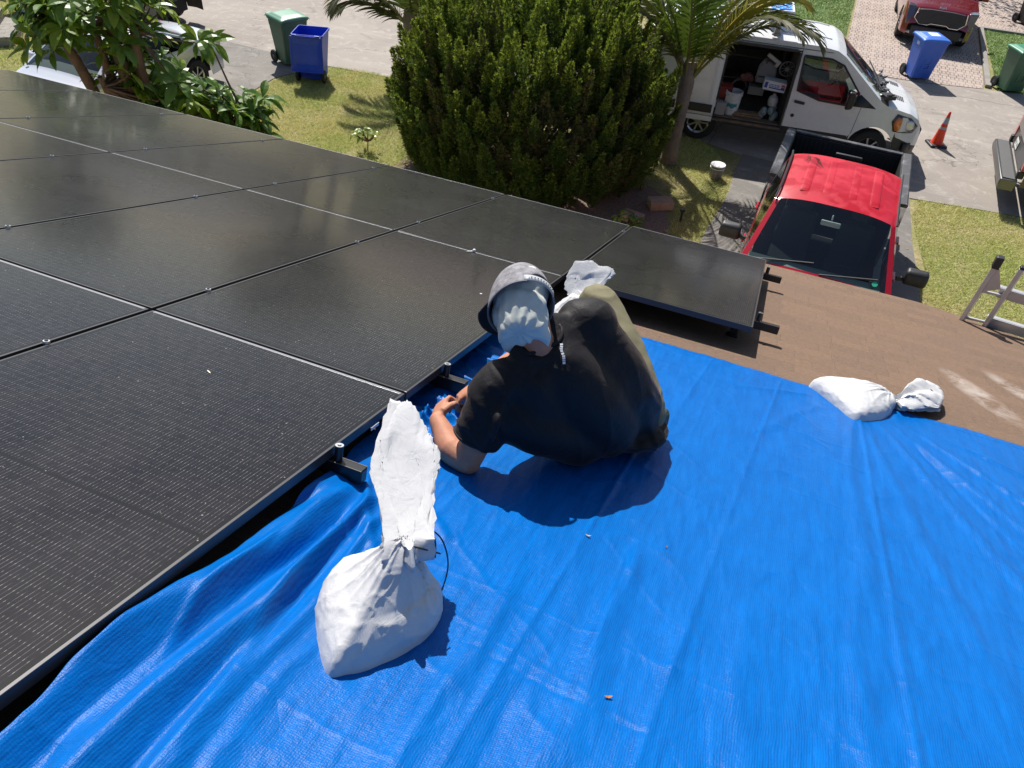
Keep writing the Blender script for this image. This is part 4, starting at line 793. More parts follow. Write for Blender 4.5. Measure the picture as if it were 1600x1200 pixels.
def cabin(par, x0, x1, w_, zf, seats, dash, steer=1, mat=None):
    f_ = MB(); f_.box(((x0+x1)/2, 0, zf), (x1-x0, w_*2, .05)); f_.box((x1+.0, 0, zf+.3), (.04, w_*2, .6)); f_.box((x0, 0, zf+.25), (.04, w_*2, .5)); f_.build('cabin_floor', m_dark, par)
    d = MB(); d.prism([(dash-.32, zf+.35), (dash-.30, zf+.60), (dash-.1, zf+.66), (dash+.25, zf+.60), (dash+.3, zf+.35)], 'Y', -w_*.97, w_*.97, M=None); d.build('dashboard', mat or pm('dash', (.035, .038, .038), .65), par, bev=.02)
    for sx_, n_ in seats:
        for yy in ((-.38, .38) if n_ == 2 else (0,)):
            q = MB(); ww = .5 if n_ == 2 else 1.3; q.box((sx_, yy, zf+.3), (.5, ww, .16)); q.box((sx_-.27, yy, zf+.62), (.14, ww*.95, .58), tilt=Matrix.Rotation(-.2, 4, 'Y')); q.box((sx_-.36, yy, zf+1.0), (.09, .26, .18)); q.build('seat', m_seat, par, bev=.04)
    if steer:
        s_ = MB(); c_ = Vector((dash-.45, .38, zf+.55)); R = Matrix.Rotation(-1.0, 3, 'Y'); s_.tube([c_+R @ Vector((0, math.cos(a)*.18, math.sin(a)*.18)) if False else c_+R @ Vector((math.cos(a)*.18, math.sin(a)*.18, 0)) for a in [i*2*math.pi/24 for i in range(25)]], .014, 8)
        s_.tube([c_, (dash-.2, .38, zf+.42)], .03, 8); s_.build('steering_wheel', m_blk, par)
# ---------------------------------------------------------------- red pickup on the driveway
m_redp, nt, b = _setup('faded_red_paint'); co = coords(nt); sx = nd(nt, 'ShaderNodeSeparateXYZ'); nt.links.new(co, sx.inputs[0])
n1 = noise(nt, co, 3.2, 5, .6, .5); up = ramp(nt, sx.outputs[2], 1.80, 1.86); fade = mth(nt, 'MULTIPLY', ramp(nt, n1, .44, .60), up)
nt.links.new(mixc(nt, mth(nt, 'MULTIPLY', fade, .8), (.38, .003, .014), (.52, .022, .045)), b.inputs['Base Color'])
nt.links.new(mth(nt, 'ADD', .22, mth(nt, 'MULTIPLY', up, mth(nt, 'ADD', .14, mth(nt, 'MULTIPLY', fade, .3)))), b.inputs['Roughness']); nt.links.new(mth(nt, 'SUBTRACT', .8, mth(nt, 'MULTIPLY', up, .75), clamp=True), b.inputs['Coat Weight']); b.inputs['Coat Roughness'].default_value = .08; nt.links.new(mth(nt, 'SUBTRACT', .5, mth(nt, 'MULTIPLY', up, .3)), b.inputs['Specular IOR Level'])
m_bedp = pm('bed_liner', (.014, .014, .015), .7, bmp=(60, .4, .004)); m_railp = pm('bed_rail_cap', (.05, .05, .055), .55, col2=(.16, .16, .17), vs=5, vlo=.5, vhi=.7)
def pickup(name, label, M, paint, rear_only=False):
    t = thing(name, label, 'pickup truck', M)
    AX = (1.86, -1.83); xs = sorted(set([round(-1.12+i*.045, 3) for i in range(88)])); xs = [x for x in xs if x <= 2.78]
    top = lambda x: lerpf(x, [(-1.3, 1.55), (-1.12, 1.66), (-1.02, 1.90), (-.8, 1.935), (.2, 1.935), (.50, 1.885), (1.30, 1.30), (1.45, 1.24), (2.3, 1.16), (2.66, 1.02), (2.78, .8)])
    wid = lambda x: lerpf(x, [(-3, .99), (2.0, .99), (2.6, .93), (2.8, .82)]); belt = lambda x: lerpf(x, [(-1.2, 1.24), (1.2, 1.19), (1.6, 1.12), (2.7, .92)])
    z0 = lambda x: arch(x, AX, .47, .42)
    def cls(x, p, tt, s_, z):
        if p == 'A': return 'body_panel'
        if p == 'B':
            if x > 1.3: return 'body_panel'
            if tt > .9 or tt < .12: return 'body_panel'
            if -.98 < x < -.06 or .02 < x < 1.02 and z < top(x)-.10: return 'side_glass'
            return 'body_panel' if x > .9 else 'door_pillar'
        if .50 < x < 1.28: return 'windshield' if tt > .07 else 'body_panel'
        if x < -1.0: return 'rear_glass' if tt > .15 else 'body_panel'
        return 'body_panel'
    shell(t, xs, top, wid, belt, z0, .34, dict(body_panel=paint, side_glass=m_glass2, windshield=m_glass, door_pillar=m_blk, rear_glass=m_glass2), cls, crown=.06)
    # roof ribs and rain channels
    rb_ = MB()
    for y in (-.43, -.16, .16, .43): rb_.grid(lambda u, v, y=y: (-.82+1.12*u, y+(v-.5)*.12, top(-.82+1.12*u)-.004-.016*abs(y*1.6)**2.2+.007*math.sin(math.pi*v)**.35*min(1, min(u, 1-u)*14)**.5), 30, 8)
    rb_.build('roof_rib', paint, t)
    for s_ in (-1, 1):
        c_ = MB(); c_.tube([(x, s_*(.985-.34*(top(x)-.06-belt(x)-.05)-.045), top(x)-.035) for x in np.linspace(-1.0, .52, 12)], .014, 6); c_.build('rain_channel', m_blk, t)
        mirror(t, .80, s_*.95, 1.36, s_, m_blk, .27, .23)
        h_ = MB(); h_.bar((.2, s_*.995, 1.05), (.42, s_*.995, 1.05), .03, .035); h_.bar((-.8, s_*.995, 1.07), (-.6, s_*.995, 1.07), .03, .035); h_.build('door_handle', paint, t, bev=.006)
        hl = MB(); hl.box((2.62, s_*.74, .90), (.2, .3, .2)); hl.build('headlight', m_lamp, t, bev=.04)
    gr_ = MB(); gr_.box((2.75, 0, .86), (.08, 1.1, .3)); gr_.build('grille', m_blk, t, bev=.03)
    bp = MB(); bp.box((2.8, 0, .56), (.2, 1.9, .24)); bp.build('front_bumper', m_chrome, t, bev=.05)
    wp = MB()
    for y0, y1 in ((-.75, -.05), (.05, .72)): wp.bar((1.27, y0, 1.33), (1.17, y1, 1.41), .016, .014)
    wp.build('wiper', m_blk, t); cw = MB(); cw.grid(lambda u, v: (1.28+.14*v, -.86+1.72*u, 1.312-.03*v-.05*abs(2*u-1)**2.5), 20, 2); cw.build('cowl', m_blk, t)
    cabin(t, -1.0, 1.2, .86, .52, [(.15, 2), (-.7, 1)], 1.05, 1, pm('dash_teal', (.26, .34, .31), .7))
    sk = MB(); sk.lathe([(0, 0), (.035, 0)], 20, c=(0, 0, 0)); o = sk.build('permit_sticker', pm('sticker_green', (.02, .36, .22), .5), t); o.location = (1.215, .70, 1.372); o.rotation_euler = (0, R_(37), 0)
    rm = MB(); rm.box((.62, 0, 1.70), (.03, .24, .07)); rm.bar((.6, 0, 1.74), (.56, 0, 1.80), .02, .02); rm.build('rear_view_mirror', m_white, t, bev=.01)
    # cargo bed
    bd_ = MB(); B0, B1 = -1.16, -3.02
    for s_ in (-1, 1):
        n_ = 44; V0 = []
        for i in range(n_+1):
            x = B0+(B1-B0)*i/n_; z_ = arch(x, AX, .47, .45); V0 += [(x, s_*.985, z_), (x, s_*1.0, max(.8, z_+.02)), (x, s_*.985, 1.36), (x, s_*.965, 1.385)]
        bd_.add(V0, [(i*4+j, (i+1)*4+j, (i+1)*4+j+1, i*4+j+1) for i in range(n_) for j in range(3)])
    bd_.build('bed_side', paint, t)
    ln = MB(); ln.box(((B0+B1)/2, 0, .80), (B0-B1, 1.66, .03))
    for i in range(15): ln.box(((B0+B1)/2, -.77+i*.11, .82), (B0-B1-.05, .045, .02))
    for s_ in (-1, 1): ln.box(((B0+B1)/2, s_*.86, 1.1), (B0-B1, .05, .58)); ln.box((-1.83, s_*.72, .92), (.95, .24, .24))
    ln.box((B0+.01, 0, 1.09), (.06, 1.76, .58)); ln.box((B1+.03, 0, 1.09), (.05, 1.7, .56))
    for i in range(22): ln.box((B1+.06, -.78+i*.074, 1.1), (.012, .03, .46))
    ln.build('bed_liner', m_bedp, t, bev=.008)
    for s_ in (-1, 1): rl_ = MB(); rl_.prism([(-.075, 0), (-.06, .028), (.055, .036), (.075, .012), (.07, -.02), (-.07, -.02)], 'X', B1-.01, B0+.04, M=Matrix.Translation((0, s_*.915, 1.392)) @ Matrix.Scale(s_, 4, (0, 1, 0))); rl_.build('bed_rail', m_railp, t, bev=.006)
    tg = MB(); tg.box((B1-.02, 0, 1.08), (.06, 1.68, .60)); tg.build('tailgate', paint, t, bev=.015); tr_ = MB(); tr_.box((B1-.01, 0, 1.395), (.09, 1.70, .035)); tr_.build('tailgate_cap', m_railp, t, bev=.01)
    for s_ in (-1, 1): tl = MB(); tl.box((B1-.0, s_*.93, 1.12), (.12, .13, .44)); tl.build('tail_light', m_red, t, bev=.02)
    rbm = MB(); rbm.box((B1-.16, 0, .62), (.22, 1.95, .2)); rbm.build('rear_bumper', m_chrome, t, bev=.03)
    hb_ = MB(); hb_.box((-1.19, 0, 1.88), (.05, .36, .05)); hb_.build('brake_light_housing', m_blk, t, bev=.01)
    for x in AX:
        for s_ in (-1, 1): wheel(t, x, s_*.84, .39, .26, s_)
    wl_ = MB(); wl_.box((1.86, 0, .75), (1.0, 1.7, .5)); wl_.box((-1.83, 0, .62), (1.0, 1.5, .3)); wl_.box((0, 0, .42), (5.2, 1.2, .2)); wl_.build('underbody', m_dark, t)
    return t
redtruck = pickup('pickup_truck', 'red pickup truck with sun faded roof and empty black bed, parked nose towards the house', place(1.86, 4.40, .004, -1.605), m_redp)
# palm sprig shadow on the roof, modelled as thin dark strands
sp_ = MB(); rng = random.Random(4)
for i in range(26):
    a = rng.uniform(-.5, .5); u = i/26; p = Vector((.0+.42*u, 0, .012)); d = Vector((math.cos(.9+a*.3)*.16*(1.1-u), (1 if i % 2 else -1)*math.sin(.9)*.16*(1.1-u), .0)); sp_.tube([p, p+d*.5+Vector((0, 0, .01)), p+d], [.0035, .003, .001], 4)
sp_.tube([(-.02, 0, .012), (.2, .01, .014), (.42, 0, .012)], .004, 5); o = sp_.build('sprig_shadow', pm('shadow_dark', (.06, .05, .04), .8)); o.matrix_world = place(1.86, 4.40, 0, -1.605) @ Matrix.Translation((-.80, -.52, 1.915)) @ Matrix.Rotation(.6, 4, 'Z'); tag(o, 'palm sprig shadow modelled as thin dark strands on the faded red truck roof', 'shadow')
# ---------------------------------------------------------------- white van
m_van = pm('white_van_paint', (.70, .71, .73), .28, col2=(.68, .69, .70), vs=1.5, coat=.4, rvar=.1)
def van():
    M = place(.70, 10.84, 0, .135); t = thing('white_van', 'white cargo van with its side door slid open, showing tools and buckets', 'van', M)
    xs = [round(-2.95+i*.035, 4) for i in range(162)]; xs = [x for x in xs if x <= 2.64]; AX = (1.70, -1.60)
    top = lambda x: lerpf(x, [(-2.95, 1.95), (-2.85, 2.06), (-2.4, 2.12), (.3, 2.12), (.62, 2.08), (.78, 2.00), (1.66, 1.33), (1.78, 1.27), (2.25, 1.17), (2.46, 1.05), (2.60, .80), (2.66, .5)])
    wid = lambda x: lerpf(x, [(-2.95, .96), (-2.7, .99), (1.6, .99), (2.2, .93), (2.5, .80), (2.64, .62)]); belt = lambda x: lerpf(x, [(-3, 1.2), (1.2, 1.2), (1.7, 1.18), (2.2, 1.06), (2.64, .5)])
    z0 = lambda x: arch(x, AX, .43, .40)
    win = [(.06, 1.86), (.55, 1.86), (.80, 1.78), (1.22, 1.34), (1.14, 1.10), (.55, 1.12), (.10, 1.24)]; tri = [(1.02, 1.10), (1.60, 1.12), (1.26, 1.33), (1.2, 1.3), (1.12, 1.18)]
    def inside(px, pz, P):
        c_ = False
        for i in range(len(P)):
            a, b_ = P[i], P[i-1]
            if (a[1] > pz) != (b_[1] > pz) and px < (b_[0]-a[0])*(pz-a[1])/(b_[1]-a[1])+a[0]: c_ = not c_
        return c_
    def cls(x, p, tt, s_, z):
        if s_ < 0 and p in 'AB' and -1.34 < x < -.02 and .46 < z < 1.93: return ''
        if p in 'AB' and inside(x, z, win): return ''
        if p == 'A' and z < .56 and x < 1.3: return 'sill_trim'
        if x > 2.1 and p == 'A' and tt < .35: return 'front_bumper'
        if p == 'C' and .80 < x < 1.64 and tt > .10: return 'windshield'
        if p == 'C' and 1.64 <= x < 1.80: return 'cowl'
        return 'body_panel'
    shell(t, xs, top, wid, belt, z0, .14, dict(body_panel=m_van, sill_trim=m_blk, windshield=m_glass, front_bumper=m_blk, cowl=m_blk), cls, crown=.05, nA=26, nB=26, nC=16)
    def Y(x, z):
        wb = wid(x); 
        if z < 1.2: return wb*(1-.028*((z-.55)/.5)**2)
        return wb*(1-.028*1.69)-.14*max(0, z-1.25)
    for s_ in (-1, 1):
        def loop(P, k=5):
            Q = []
            for i in range(len(P)):
                a, b_ = P[i], P[(i+1) % len(P)]; Q += [(a[0]+(b_[0]-a[0])*j/k, a[1]+(b_[1]-a[1])*j/k) for j in range(k)]
            return Q
        g = MB(); tr = tessellate_polygon([[Vector((*p, 0)) for p in loop(win)]]); g.add([(p[0], s_*(Y(*p)-.008), p[1]) for p in loop(win)], [tuple(q) for q in tr]); g.build('side_window', m_glass2 if s_ > 0 else m_glass, t)
        fr = MB(); Lp = loop(win); fr.tube([(p[0], s_*(Y(*p)+.001), p[1]) for p in Lp+[Lp[0]]], .017, 6); fr.build('window_gasket', m_blk, t)
        tp = MB(); P = tri; tr = tessellate_polygon([[Vector((*p, 0)) for p in P]]); tp.add([(p[0], s_*(Y(*p)+.004), p[1]) for p in P], [tuple(q) for q in tr]); tp.build('corner_trim', m_blk, t, thick=.006)
        mirror(t, 1.06, s_*.96, 1.28, s_, m_blk, .22, .34)
        hd = MB(); hd.bar((.02+.08, s_*(Y(.1, 1.05)+.02), 1.05), (.30, s_*(Y(.3, 1.05)+.02), 1.03), .035, .05); hd.build('door_handle', m_blk, t, bev=.012)
        lk = MB(); lk.lathe([(0, 0), (.035, 0), (.035, .004)], 16, M=Matrix.Translation((.14, s_*(Y(.14, .78)+.003), .78)) @ Matrix.Rotation(R_(90)*s_, 4, 'X') @ Matrix.Rotation(math.pi if s_ > 0 else math.pi, 4, 'X')); lk.build('fuel_cap_ring', m_blk, t)
        sm = MB()
        for x_, z1, z2 in ((-.0, .48, 1.95), (1.30, .60, 1.12)): sm.tube([(x_+(.0 if x_ < 1 else .06*(z-.6)), s_*(Y(x_, z)+.0015), z) for z in np.linspace(z1, z2, 14)], .004, 5)
        sm.tube([(x, s_*(Y(x, 1.97)+.0), 1.965) for x in np.linspace(-2.7, .55, 20)], .006, 5)
        sm.build('panel_gap', m_blk, t)
        hl = MB()
        P = [(1.96, .93), (2.02, 1.08), (2.30, 1.02), (2.47, .88), (2.42, .74), (2.04, .75)]
        Yh = lambda x, z: wid(x)*(1-.028*((z-.55)/.5)**2)
        tr = tessellate_polygon([[Vector((*p, 0)) for p in loop(P, 3)]]); hl.add([(p[0], s_*(Yh(*p)+.010), p[1]) for p in loop(P, 3)], [tuple(q) for q in tr]); hl.build('headlight', pm('lamp_bezel', (.03, .03, .032), .15, coat=1), t, thick=.01)
        am = MB(); P = [(2.00, .90), (2.05, 1.03), (2.14, 1.0), (2.15, .79), (2.06, .77)]; tr = tessellate_polygon([[Vector((*p, 0)) for p in P]]); am.add([(p[0], s_*(Yh(*p)+.020), p[1]) for p in P], [tuple(q) for q in tr]); am.build('indicator', m_amber, t, thick=.006)
        cl = MB(); cl.ball((2.30, s_*(Yh(2.30, .88)+.012), .88), (.10, .022, .10), 14); cl.build('headlamp_lens', m_lamp, t)
        vt = MB()
        for i in range(5): vt.bar((1.98+i*.036, s_*.30, top(1.98+i*.036)-.002), (1.98+i*.036, s_*.52, top(1.98+i*.036)-.012), .022, .014)
        vt.build('hood_vent', m_blk, t)
        for x in AX: wheel(t, x, s_*.86, .35, .22, s_)
    # front fascia
    ff = MB(); ff.box((2.60, 0, .62), (.10, 1.1, .26)); ff.build('grille', m_blk, t, bev=.03); fb = MB(); fb.grid(lambda u, v: (2.69-.36*abs(2*u-1)**2.6, (2*u-1)*.93, .24+.30*v), 24, 4); fb.build('lower_bumper', m_blk, t, thick=.06)
    # untidy wiper well with bare linkage
    cw = MB(); rg = random.Random(2)
    for i in range(14): p = Vector((1.74+rg.uniform(-.04, .06), -.78+i*.11, 1.30+rg.uniform(-.01, .04))); cw.tube([p, p+Vector((rg.uniform(-.08, .1), rg.uniform(-.12, .12), .03)), p+Vector((rg.uniform(-.12, .12), rg.uniform(-.2, .2), .0))], .014, 6)
    cw.box((1.78, -.70, 1.30), (.22, .22, .07), rz=.4); cw.box((1.74, .1, 1.31), (.12, .5, .06)); cw.build('wiper_linkage', m_blk, t); c2 = MB()
    for y in (-.5, -.1, .35): c2.lathe([(.0, 0), (.03, 0), (.03, .03), (0, .035)], 10, c=(1.74, y, 1.34))
    c2.build('wiper_motor', m_chrome, t)
    for y0, y1 in ((-.6, .1), (.15, .75)):
        wv_ = MB(); wv_.bar((1.62, y0, 1.40), (1.52, y1, 1.48), .02, .014); wv_.build('wiper', m_blk, t)
    # papers on the dash seen through the glass
    cabin(t, .02, 1.6, .88, .62, [(.40, 2)], 1.38, 1)
    pb = MB(); rg = random.Random(7)
    for i in range(9): pb.box((1.42+rg.uniform(-.14, .12), rg.uniform(-.75, .7), 1.295+i*.006), (rg.uniform(.12, .26), rg.uniform(.15, .34), .004), rz=rg.uniform(-1, 1), mi=i % 2)
    pb.build('dash_papers', [pm('paper', (.7, .72, .7), .8), pm('cloth_blue', (.25, .42, .55), .8)], t, smooth=False)
    # cargo space
    cg = MB(); cg.box((-1.4, 0, .50), (2.9, 1.86, .06)); cg.box((-1.4, .93, 1.2), (2.9, .03, 1.4)); cg.box((-.01, .0, 1.15), (.04, 1.8, 1.25)); cg.build('cargo_floor', pm('cargo_dark', (.03, .03, .032), .8, col2=(.06, .05, .045), vs=5), t)
    ds = MB(); ds.box((-.68, -.93, .47), (1.32, .12, .05)); ds.box((-.68, -.86, .535), (1.3, .2, .02)); ds.build('door_step', pm('worn_plank', (.22, .15, .10), .8, col2=(.10, .08, .07), vs=7), t, bev=.008)
    jb = MB(); jb.box((-.03, -.94, 1.2), (.05, .08, 1.46)); jb.box((-1.345, -.94, 1.2), (.05, .08, 1.46)); jb.box((-.68, -.92, 1.935), (1.34, .06, .05)); jb.build('door_frame', m_blk, t, bev=.01)
    sd = MB(); sd.grid(lambda u, v: (-2.62+1.26*u, -(Y(-1.5, .56+1.36*v)+.075), .56+1.36*v), 8, 20); sd.build('sliding_door', m_van, t, thick=.04); s3 = MB(); s3.box((-2.0, -1.10, .70), (1.2, .02, .16)); s3.build('door_moulding', m_blk, t, bev=.006); s4 = MB(); s4.box((-1.99, -1.083, .50), (1.26, .05, .10)); s4.build('door_skirt', m_van, t, bev=.01)
    rb_ = MB()
    for y in (-.45, .45): rb_.tube([(x, y, top(x)-.004) for x in np.linspace(-2.6, .5, 14)], .011, 6)
    rb_.build('roof_swage', m_van, t)
    # ladder rack
    rk = MB(); 
    for x in (-.55, -2.0):
        rk.box((x, 0, 2.30), (.10, 1.7, .045)); 
        for y in (-.78, .78): rk.box((x, y, 2.2), (.09, .10, .2)); rk.box((x, y, 2.14), (.16, .14, .04))
    for y in (-.62, -.2, .3, .7): rk.box((-1.3, y, 2.335), (2.1, .05, .04))
    rk.build('roof_rack', pm('rack_grey', (.30, .31, .33), .5, .5), t, bev=.008)
    return t
whitevan = van(); VM = whitevan.matrix_world.copy()
def at_van(o, *p, rz=0): o.matrix_world = VM @ Matrix.Translation(p) @ Matrix.Rotation(rz, 4, 'Z'); return o
# things on and inside the van
t = thing('roof_tray', 'white tray of blue material on the van roof rack', 'tray', VM @ Matrix.Translation((-.52, .05, 2.36)))
q = MB()
for a, b_ in (((-.22, -.36), (.22, -.36)), ((.22, -.36), (.22, .36)), ((.22, .36), (-.22, .36)), ((-.22, .36), (-.22, -.36))): q.bar((*a, .04), (*b_, .04), .035, .08)
q.build('tray_rim', m_white, t, bev=.006); q = MB(); q.grid(lambda u, v: ((u-.5)*.40, (v-.5)*.68, .03+.02*math.sin(u*19)*math.sin(v*23)), 24, 30); q.build('blue_fill', pm('blue_stuff', (.02, .22, .62), .5), t)
def bucket(M, label, h=.37, r=.15, body=m_white, cat='bucket', rimc=None, group=None):
    t = thing('bucket', label, cat, M, group); q = MB(); q.lathe([(0, 0), (r*.84, 0), (r*.86, .01), (r, h), (r*.96, h), (r*.83, .02), (0, .02)], 28); q.build('pail', body, t)
    q = MB(); 
    for z in (h-.012, h-.06): q.lathe([(r*.985, z-.008), (r*1.06, z-.006), (r*1.06, z+.008), (r*.99, z+.01)], 28)
    q.build('pail_rim', rimc or body, t); q = MB(); q.tube([(r*1.05*math.cos(a), -.02-.10*math.sin(a), h-.06-.06*math.sin(a)) for a in [math.pi*i/14 for i in range(15)]], .003, 5); q.build('handle', m_chrome, t); return t
def boxy(name, label, cat, M, d, mat, extra=None):
    t = thing(name, label, cat, M); q = MB(); q.box((0, 0, d[2]/2), d); q.build('box_body', mat, t, bev=.012)
    q = MB(); q.box((0, 0, d[2]+.012), (d[0]*1.02, d[1]*1.02, .03)); q.build('lid', extra or mat, t, bev=.008); q = MB(); q.tube([(-d[0]*.2, 0, d[2]+.02), (-d[0]*.2, 0, d[2]+.06), (d[0]*.2, 0, d[2]+.06), (d[0]*.2, 0, d[2]+.02)], .009, 6); q.build('handle', m_blk, t); return t
m_wp = pm('white_pail', (.62, .64, .66), .5, col2=(.35, .4, .44), vs=14, vlo=.5, vhi=.7)
b1 = bucket(VM @ Matrix.Translation((-1.02, -.72, .53)), 'tall white bucket with teal mark standing in the van doorway', .46, .16, m_wp)
q = MB(); q.grid(lambda u, v: ((.149)*math.sin(-.7+1.4*u), -(.149)*math.cos(-.7+1.4*u), .17+.10*v+.02*math.sin(u*9)), 14, 3); q.build('teal_mark', pm('teal', (.03, .22, .26), .6), b1)
boxy('storage_box', 'grey lidded box at the left end of the van doorway', 'box', VM @ Matrix.Translation((-1.24, -.80, .53)), (.22, .22, .22), pm('box_grey', (.32, .32, .34), .6))
boxy('storage_box', 'dark red toolbox above the grey box inside the van', 'toolbox', VM @ Matrix.Translation((-1.20, -.55, .80)), (.26, .3, .2), pm('box_red', (.22, .02, .02), .5))
# carton with printed panel
t = thing('printed_carton', 'white carton with blue and red printed panel inside the van', 'box', VM @ Matrix.Translation((-.32, -.70, 1.12)) @ Matrix.Rotation(.06, 4, 'Y')); q = MB(); q.box((0, 0, .09), (.42, .24, .18)); q.build('carton', pm('carton', (.58, .60, .66), .7), t, bev=.004)
q = MB(); q.box((-.165, -.1215, .095), (.055, .002, .11)); q.box((.03, -.1215, .055), (.26, .002, .022)); q.box((.16, -.1215, .07), (.07, .002, .05)); q.build('blue_print', pm('print_blue', (.03, .05, .30), .6), t, smooth=False)
q = MB(); q.box((.155, -.1215, .125), (.065, .002, .04)); q.build('red_print', pm('print_red', (.5, .04, .03), .6), t, smooth=False)
q = MB()
for r_, wd_ in ((.115, (.02, .05, .03, .06)), (.085, (.05, .03, .045, .03))):
    x_ = -.11
    for k_ in wd_: q.box((x_+k_/2, -.1215, r_), (k_, .002, .017)); x_ += k_+.012
q.build('print_lines', pm('print_blue2', (.08, .10, .35), .6), t, smooth=False)
def clutter(name, label, cat, M, fn, mat):
    q = MB(); fn(q); o = q.build(name, mat, None, bev=.008); o.matrix_world = M; tag(o, label, cat); return o
clutter('cardboard_flat', 'flattened brown cardboard box on the van step', 'cardboard', VM @ Matrix.Translation((-.72, -.74, .55)), lambda q: [q.box((0, 0, .02), (.62, .22, .04)), q.box((.02, -.01, .06), (.5, .18, .03), rz=.1)], pm('cardboard', (.30, .20, .13), .85, col2=(.16, .11, .08), vs=9))
clutter('crumpled_bag', 'crumpled clear and teal plastic bags by the front of the van doorway', 'plastic bag', VM @ Matrix.Translation((-.30, -.76, .54)), lambda q: [q.ball((random.Random(i).uniform(-.16, .16), random.Random(i+9).uniform(-.06, .06), .05+.03*i), (.07, .06, .09), 8) for i in range(7)], pm('teal_plastic', (.06, .16, .20), .3, col2=(.3, .34, .36), vs=16, bmp=(30, 1, .02)))
clutter('jug', 'round milky plastic jug under the printed carton', 'jug', VM @ Matrix.Translation((-.26, -.72, .80)), lambda q: q.lathe([(0, 0), (.08, .01), (.10, .1), (.085, .18), (.03, .22), (.03, .25), (0, .25)], 18), pm('milky', (.42, .43, .45), .4))
def fan_(q):
    q.lathe([(.13, -.02), (.15, 0), (.13, .02)], 24, axis='Y')
    for i in range(10): a = i*math.pi/5; q.bar((0, 0, 0), (math.cos(a)*.13, 0, math.sin(a)*.13), .008, .01)
    q.lathe([(0, -.02), (.04, -.02), (.04, .02), (0, .02)], 14, axis='Y')
clutter('cable_reel', 'round cable reel hanging inside the van behind the door', 'reel', VM @ Matrix.Translation((-.16, -.62, 1.50)), fan_, pm('reel_grey', (.20, .20, .22), .5))
t = thing('backpack_sprayer', 'grey backpack shaped tool case standing behind the carton', 'tool case', VM @ Matrix.Translation((-.50, -.45, 1.15))); q = MB(); q.prism([(-.19, 0), (.19, 0), (.17, .28), (.09, .42), (-.09, .42), (-.17, .28)], 'Y', -.12, .12); q.build('case_body', pm('case_grey', (.16, .17, .20), .6), t, bev=.03); q = MB(); q.bar((-.15, -.13, .13), (.15, -.13, .13), .02, .02); q.tube([(-.06, -.12, .38), (-.04, -.15, .45), (.04, -.15, .45), (.06, -.12, .38)], .012, 6); q.build('strap', m_blk, t)
clutter('shelf_boards', 'dark shelf boards along the far wall of the van', 'shelf', VM @ Matrix.Translation((-.75, .55, .9)), lambda q: [q.box((0, 0, .0), (1.2, .5, .03)), q.box((0, 0, .45), (1.2, .5, .03)), q.box((0, 0, .8), (1.2, .4, .03)), q.box((-.58, 0, .2), (.03, .5, 1.2)), q.box((.58, 0, .2), (.03, .5, 1.2))], pm('shelf_dark', (.05, .045, .04), .8))
clutter('metal_bracket', 'pale angled metal bracket hanging near the van ceiling', 'bracket', VM @ Matrix.Translation((-.45, -.66, 1.66)) @ Matrix.Rotation(.5, 4, 'Y'), lambda q: [q.box((0, 0, 0), (.30, .05, .07)), q.box((.12, 0, -.04), (.06, .06, .1))], pm('bracket', (.34, .35, .36), .5, .4))
rg = random.Random(11)
for i, (x, z, c_, nm) in enumerate([(-.85, 1.25, (.10, .03, .03), 'dark red cloth bundle on the van shelf'), (-.62, 1.02, (.12, .13, .14), 'grey drill case beneath the backpack shaped case'), (-.95, .98, (.05, .05, .06), 'black hose coil behind the white bucket')]):
    clutter(['cloth_bundle', 'drill_case', 'hose_coil'][i], nm, ['cloth', 'case', 'hose'][i], VM @ Matrix.Translation((x, -.5, z-.1)), (lambda q: [q.ball((rg.uniform(-.08, .08), 0, rg.uniform(0, .1)), .08, 8) for _ in range(5)]) if i == 0 else (lambda q: q.box((0, 0, .08), (.3, .2, .16))) if i == 1 else (lambda q: [q.tube([(math.cos(a)*(.13+.004*j), .02*j, .13+math.sin(a)*.13) for a in [k*math.pi/12 for k in range(25)]], .012, 6) for j in range(4)]), pm(nm[:12], c_, .7))
# ---------------------------------------------------------------- sedan, red SUV, dark pickup tail, grey car
def simple_car(name, label, cat, M, paint, top, wid, belt, xs, AX, tum, wsh, rear, sides, r=.33, zsill=.26, extra=None, crown=.05, ar=.38):
    t = thing(name, label, cat, M); z0 = lambda x: arch(x, AX, ar, zsill)
    def cls(x, p, tt, s_, z):
        if p == 'A' and z < zsill+.10 and x < AX[0]-.3 and x > AX[1]+.3: return 'sill_trim'
        if p == 'B' and .12 < tt < .93:
            for a, b_ in sides:
                if a < x < b_: return 'side_glass'
            if sides[0][0]-.02 < x < sides[-1][1]: return 'door_pillar'
        if p == 'C' and tt > .08 and wsh[0] < x < wsh[1]: return 'windshield'
        if p == 'C' and tt > .12 and rear[0] < x < rear[1]: return 'rear_glass'
        return 'body_panel'
    shell(t, xs, top, wid, belt, z0, tum, dict(body_panel=paint, side_glass=m_glass2, windshield=m_glass, rear_glass=m_glass2, door_pillar=m_blk, sill_trim=m_blk), cls, crown=crown, wsplit=sides[-1][0]-.04)
    for x in AX:
        for s_ in (-1, 1): wheel(t, x, s_*(wid(x)-.12), r, .21, s_)
    u_ = MB(); u_.box(((AX[0]+AX[1])/2, 0, .42), (AX[0]-AX[1]+1.1, wid(0)*1.6, .28)); u_.build('underbody', m_dark, t)
    return t
m_silver = pm('silver_paint', (.66, .68, .72), .22, .35, coat=.8)
tp = lambda x: lerpf(x, [(-2.32, .62), (-2.26, .93), (-2.1, 1.02), (-1.62, 1.06), (-1.5, 1.08), (-.85, 1.36), (-.5, 1.43), (.1, 1.43), (.35, 1.38), (1.12, .98), (1.3, .93), (1.95, .84), (2.2, .72), (2.32, .50)])
